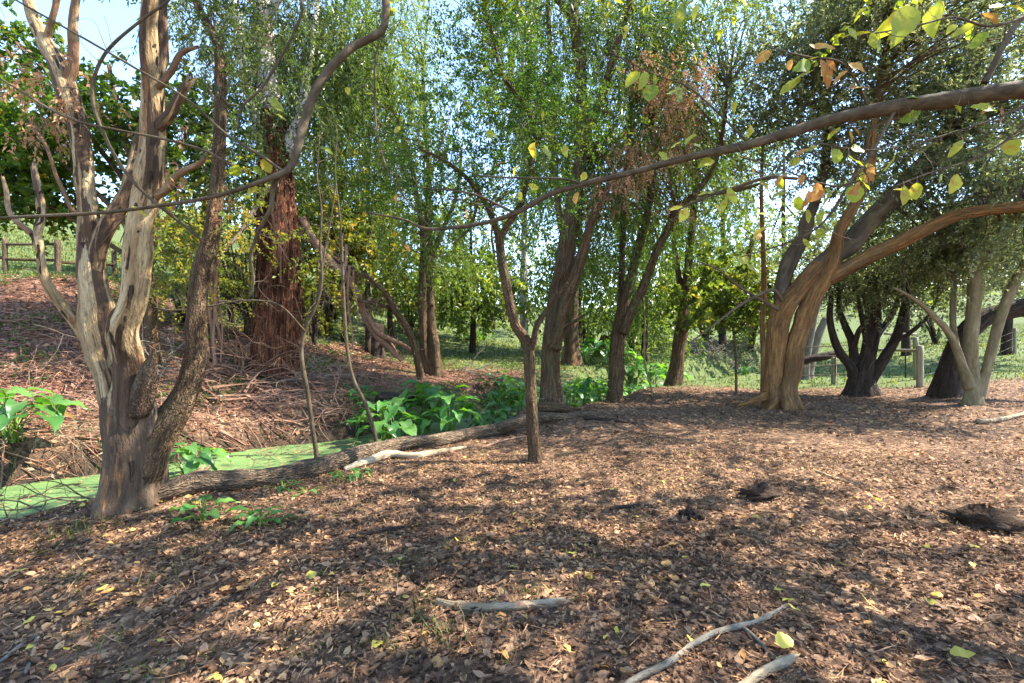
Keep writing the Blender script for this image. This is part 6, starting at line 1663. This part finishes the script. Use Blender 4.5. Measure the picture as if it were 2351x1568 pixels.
for i in range(260):
    y0 = math.sqrt(R(2 ** 2, 7 ** 2)); x0 = R(-1.05, .35) * y0
    d, s = creek_d(np.array([x0]), np.array([y0]))
    if s[0] < 0 or d[0] < 1.2: continue
    m = int(R(5, 14)); tx.append(x0 + rng.normal(0, .05, m)); ty.append(y0 + rng.normal(0, .05, m)); tH.append(R(.02, .065, m))
# rank grass along the water edge
m = 16000
yy = np.sqrt(R(4.5 ** 2, 20 ** 2, m)); xx = R(-1.2, .6, m) * yy
dd, ss = creek_d(xx, yy)
ok = (dd > .82) & (dd < 1.5 + .35 * (ss < 0)) & (pnoise(xx, yy, 1.4, 41) > -.25)
tx.append(xx[ok]); ty.append(yy[ok]); tH.append(R(.05, .22, ok.sum()))
blades('grass_tufts', 'small green grass tufts poking through litter and along the water edge', np.concatenate(tx), np.concatenate(ty), np.concatenate(tH), np.full(len(np.concatenate(tx)), .005) * (1 + np.concatenate(ty) / 7))
# ground ivy and weeds on the far bank
n = 44000
yy = np.sqrt(R(6.5 ** 2, 20 ** 2, n)); xx = R(-1.15, .1, n) * yy
dd, ss = creek_d(xx, yy)
ok = (ss < 0) & (dd > 1.1) & (pnoise(xx, yy, 1.5, 51) + .5 * pnoise(xx, yy, 4, 52) > .35)
xx, yy = xx[ok], yy[ok]; n = len(xx)
pos = np.stack([xx, yy, zh(xx, yy) + R(.02, .16, n)], -1)
dr = rand_dirs(n); dr[:, 2] *= .3
V, F_ = leaf_quads(pos, norm(dr), norm(rng.standard_normal((n, 3)) * .5 + np.array([0, 0, 1])), R(.05, .10, n), R(.03, .06, n))
tag(link('ground_ivy', make_mesh('ground_ivy', V, [F_], False, {'rnd': rng.random(n)}), LEAF['ivy']), 'low ivy and weeds scrambling over the far bank', None, None, 'stuff')
# leaves floating on the duckweed
n = 900
t_ = R(1.2, 5.5, n)
fx = np.interp(t_, np.arange(len(CREEK)), CREEK[:, 0]) + rng.normal(0, .5, n); fy = np.interp(t_, np.arange(len(CREEK)), CREEK[:, 1]) + rng.normal(0, .5, n)
pos = np.stack([fx, fy, np.full(n, WATER_Z + .006)], -1); dr = rand_dirs(n); dr[:, 2] = 0
V, F_ = leaf_quads(pos, norm(dr), np.tile([0, 0, 1.0], (n, 1)), R(.03, .07, n), R(.015, .03, n), .05)
tag(link('floating_leaves', make_mesh('floating_leaves', V, [F_], False, {'rnd': R(.5, 1, n)}), LEAF['litter']), 'tiny fallen leaves floating on the duckweed', None, None, 'stuff')
tot = sum(len(o.data.loop_triangles) if o.data.loop_triangles else sum(len(p.vertices) - 2 for p in o.data.polygons) if len(o.data.polygons) < 3000 else len(o.data.polygons) * 2 for o in bpy.data.objects if o.type == 'MESH' and o.data.users < 3)
print('TRIS', tot, 'OBJ', len(bpy.data.objects))
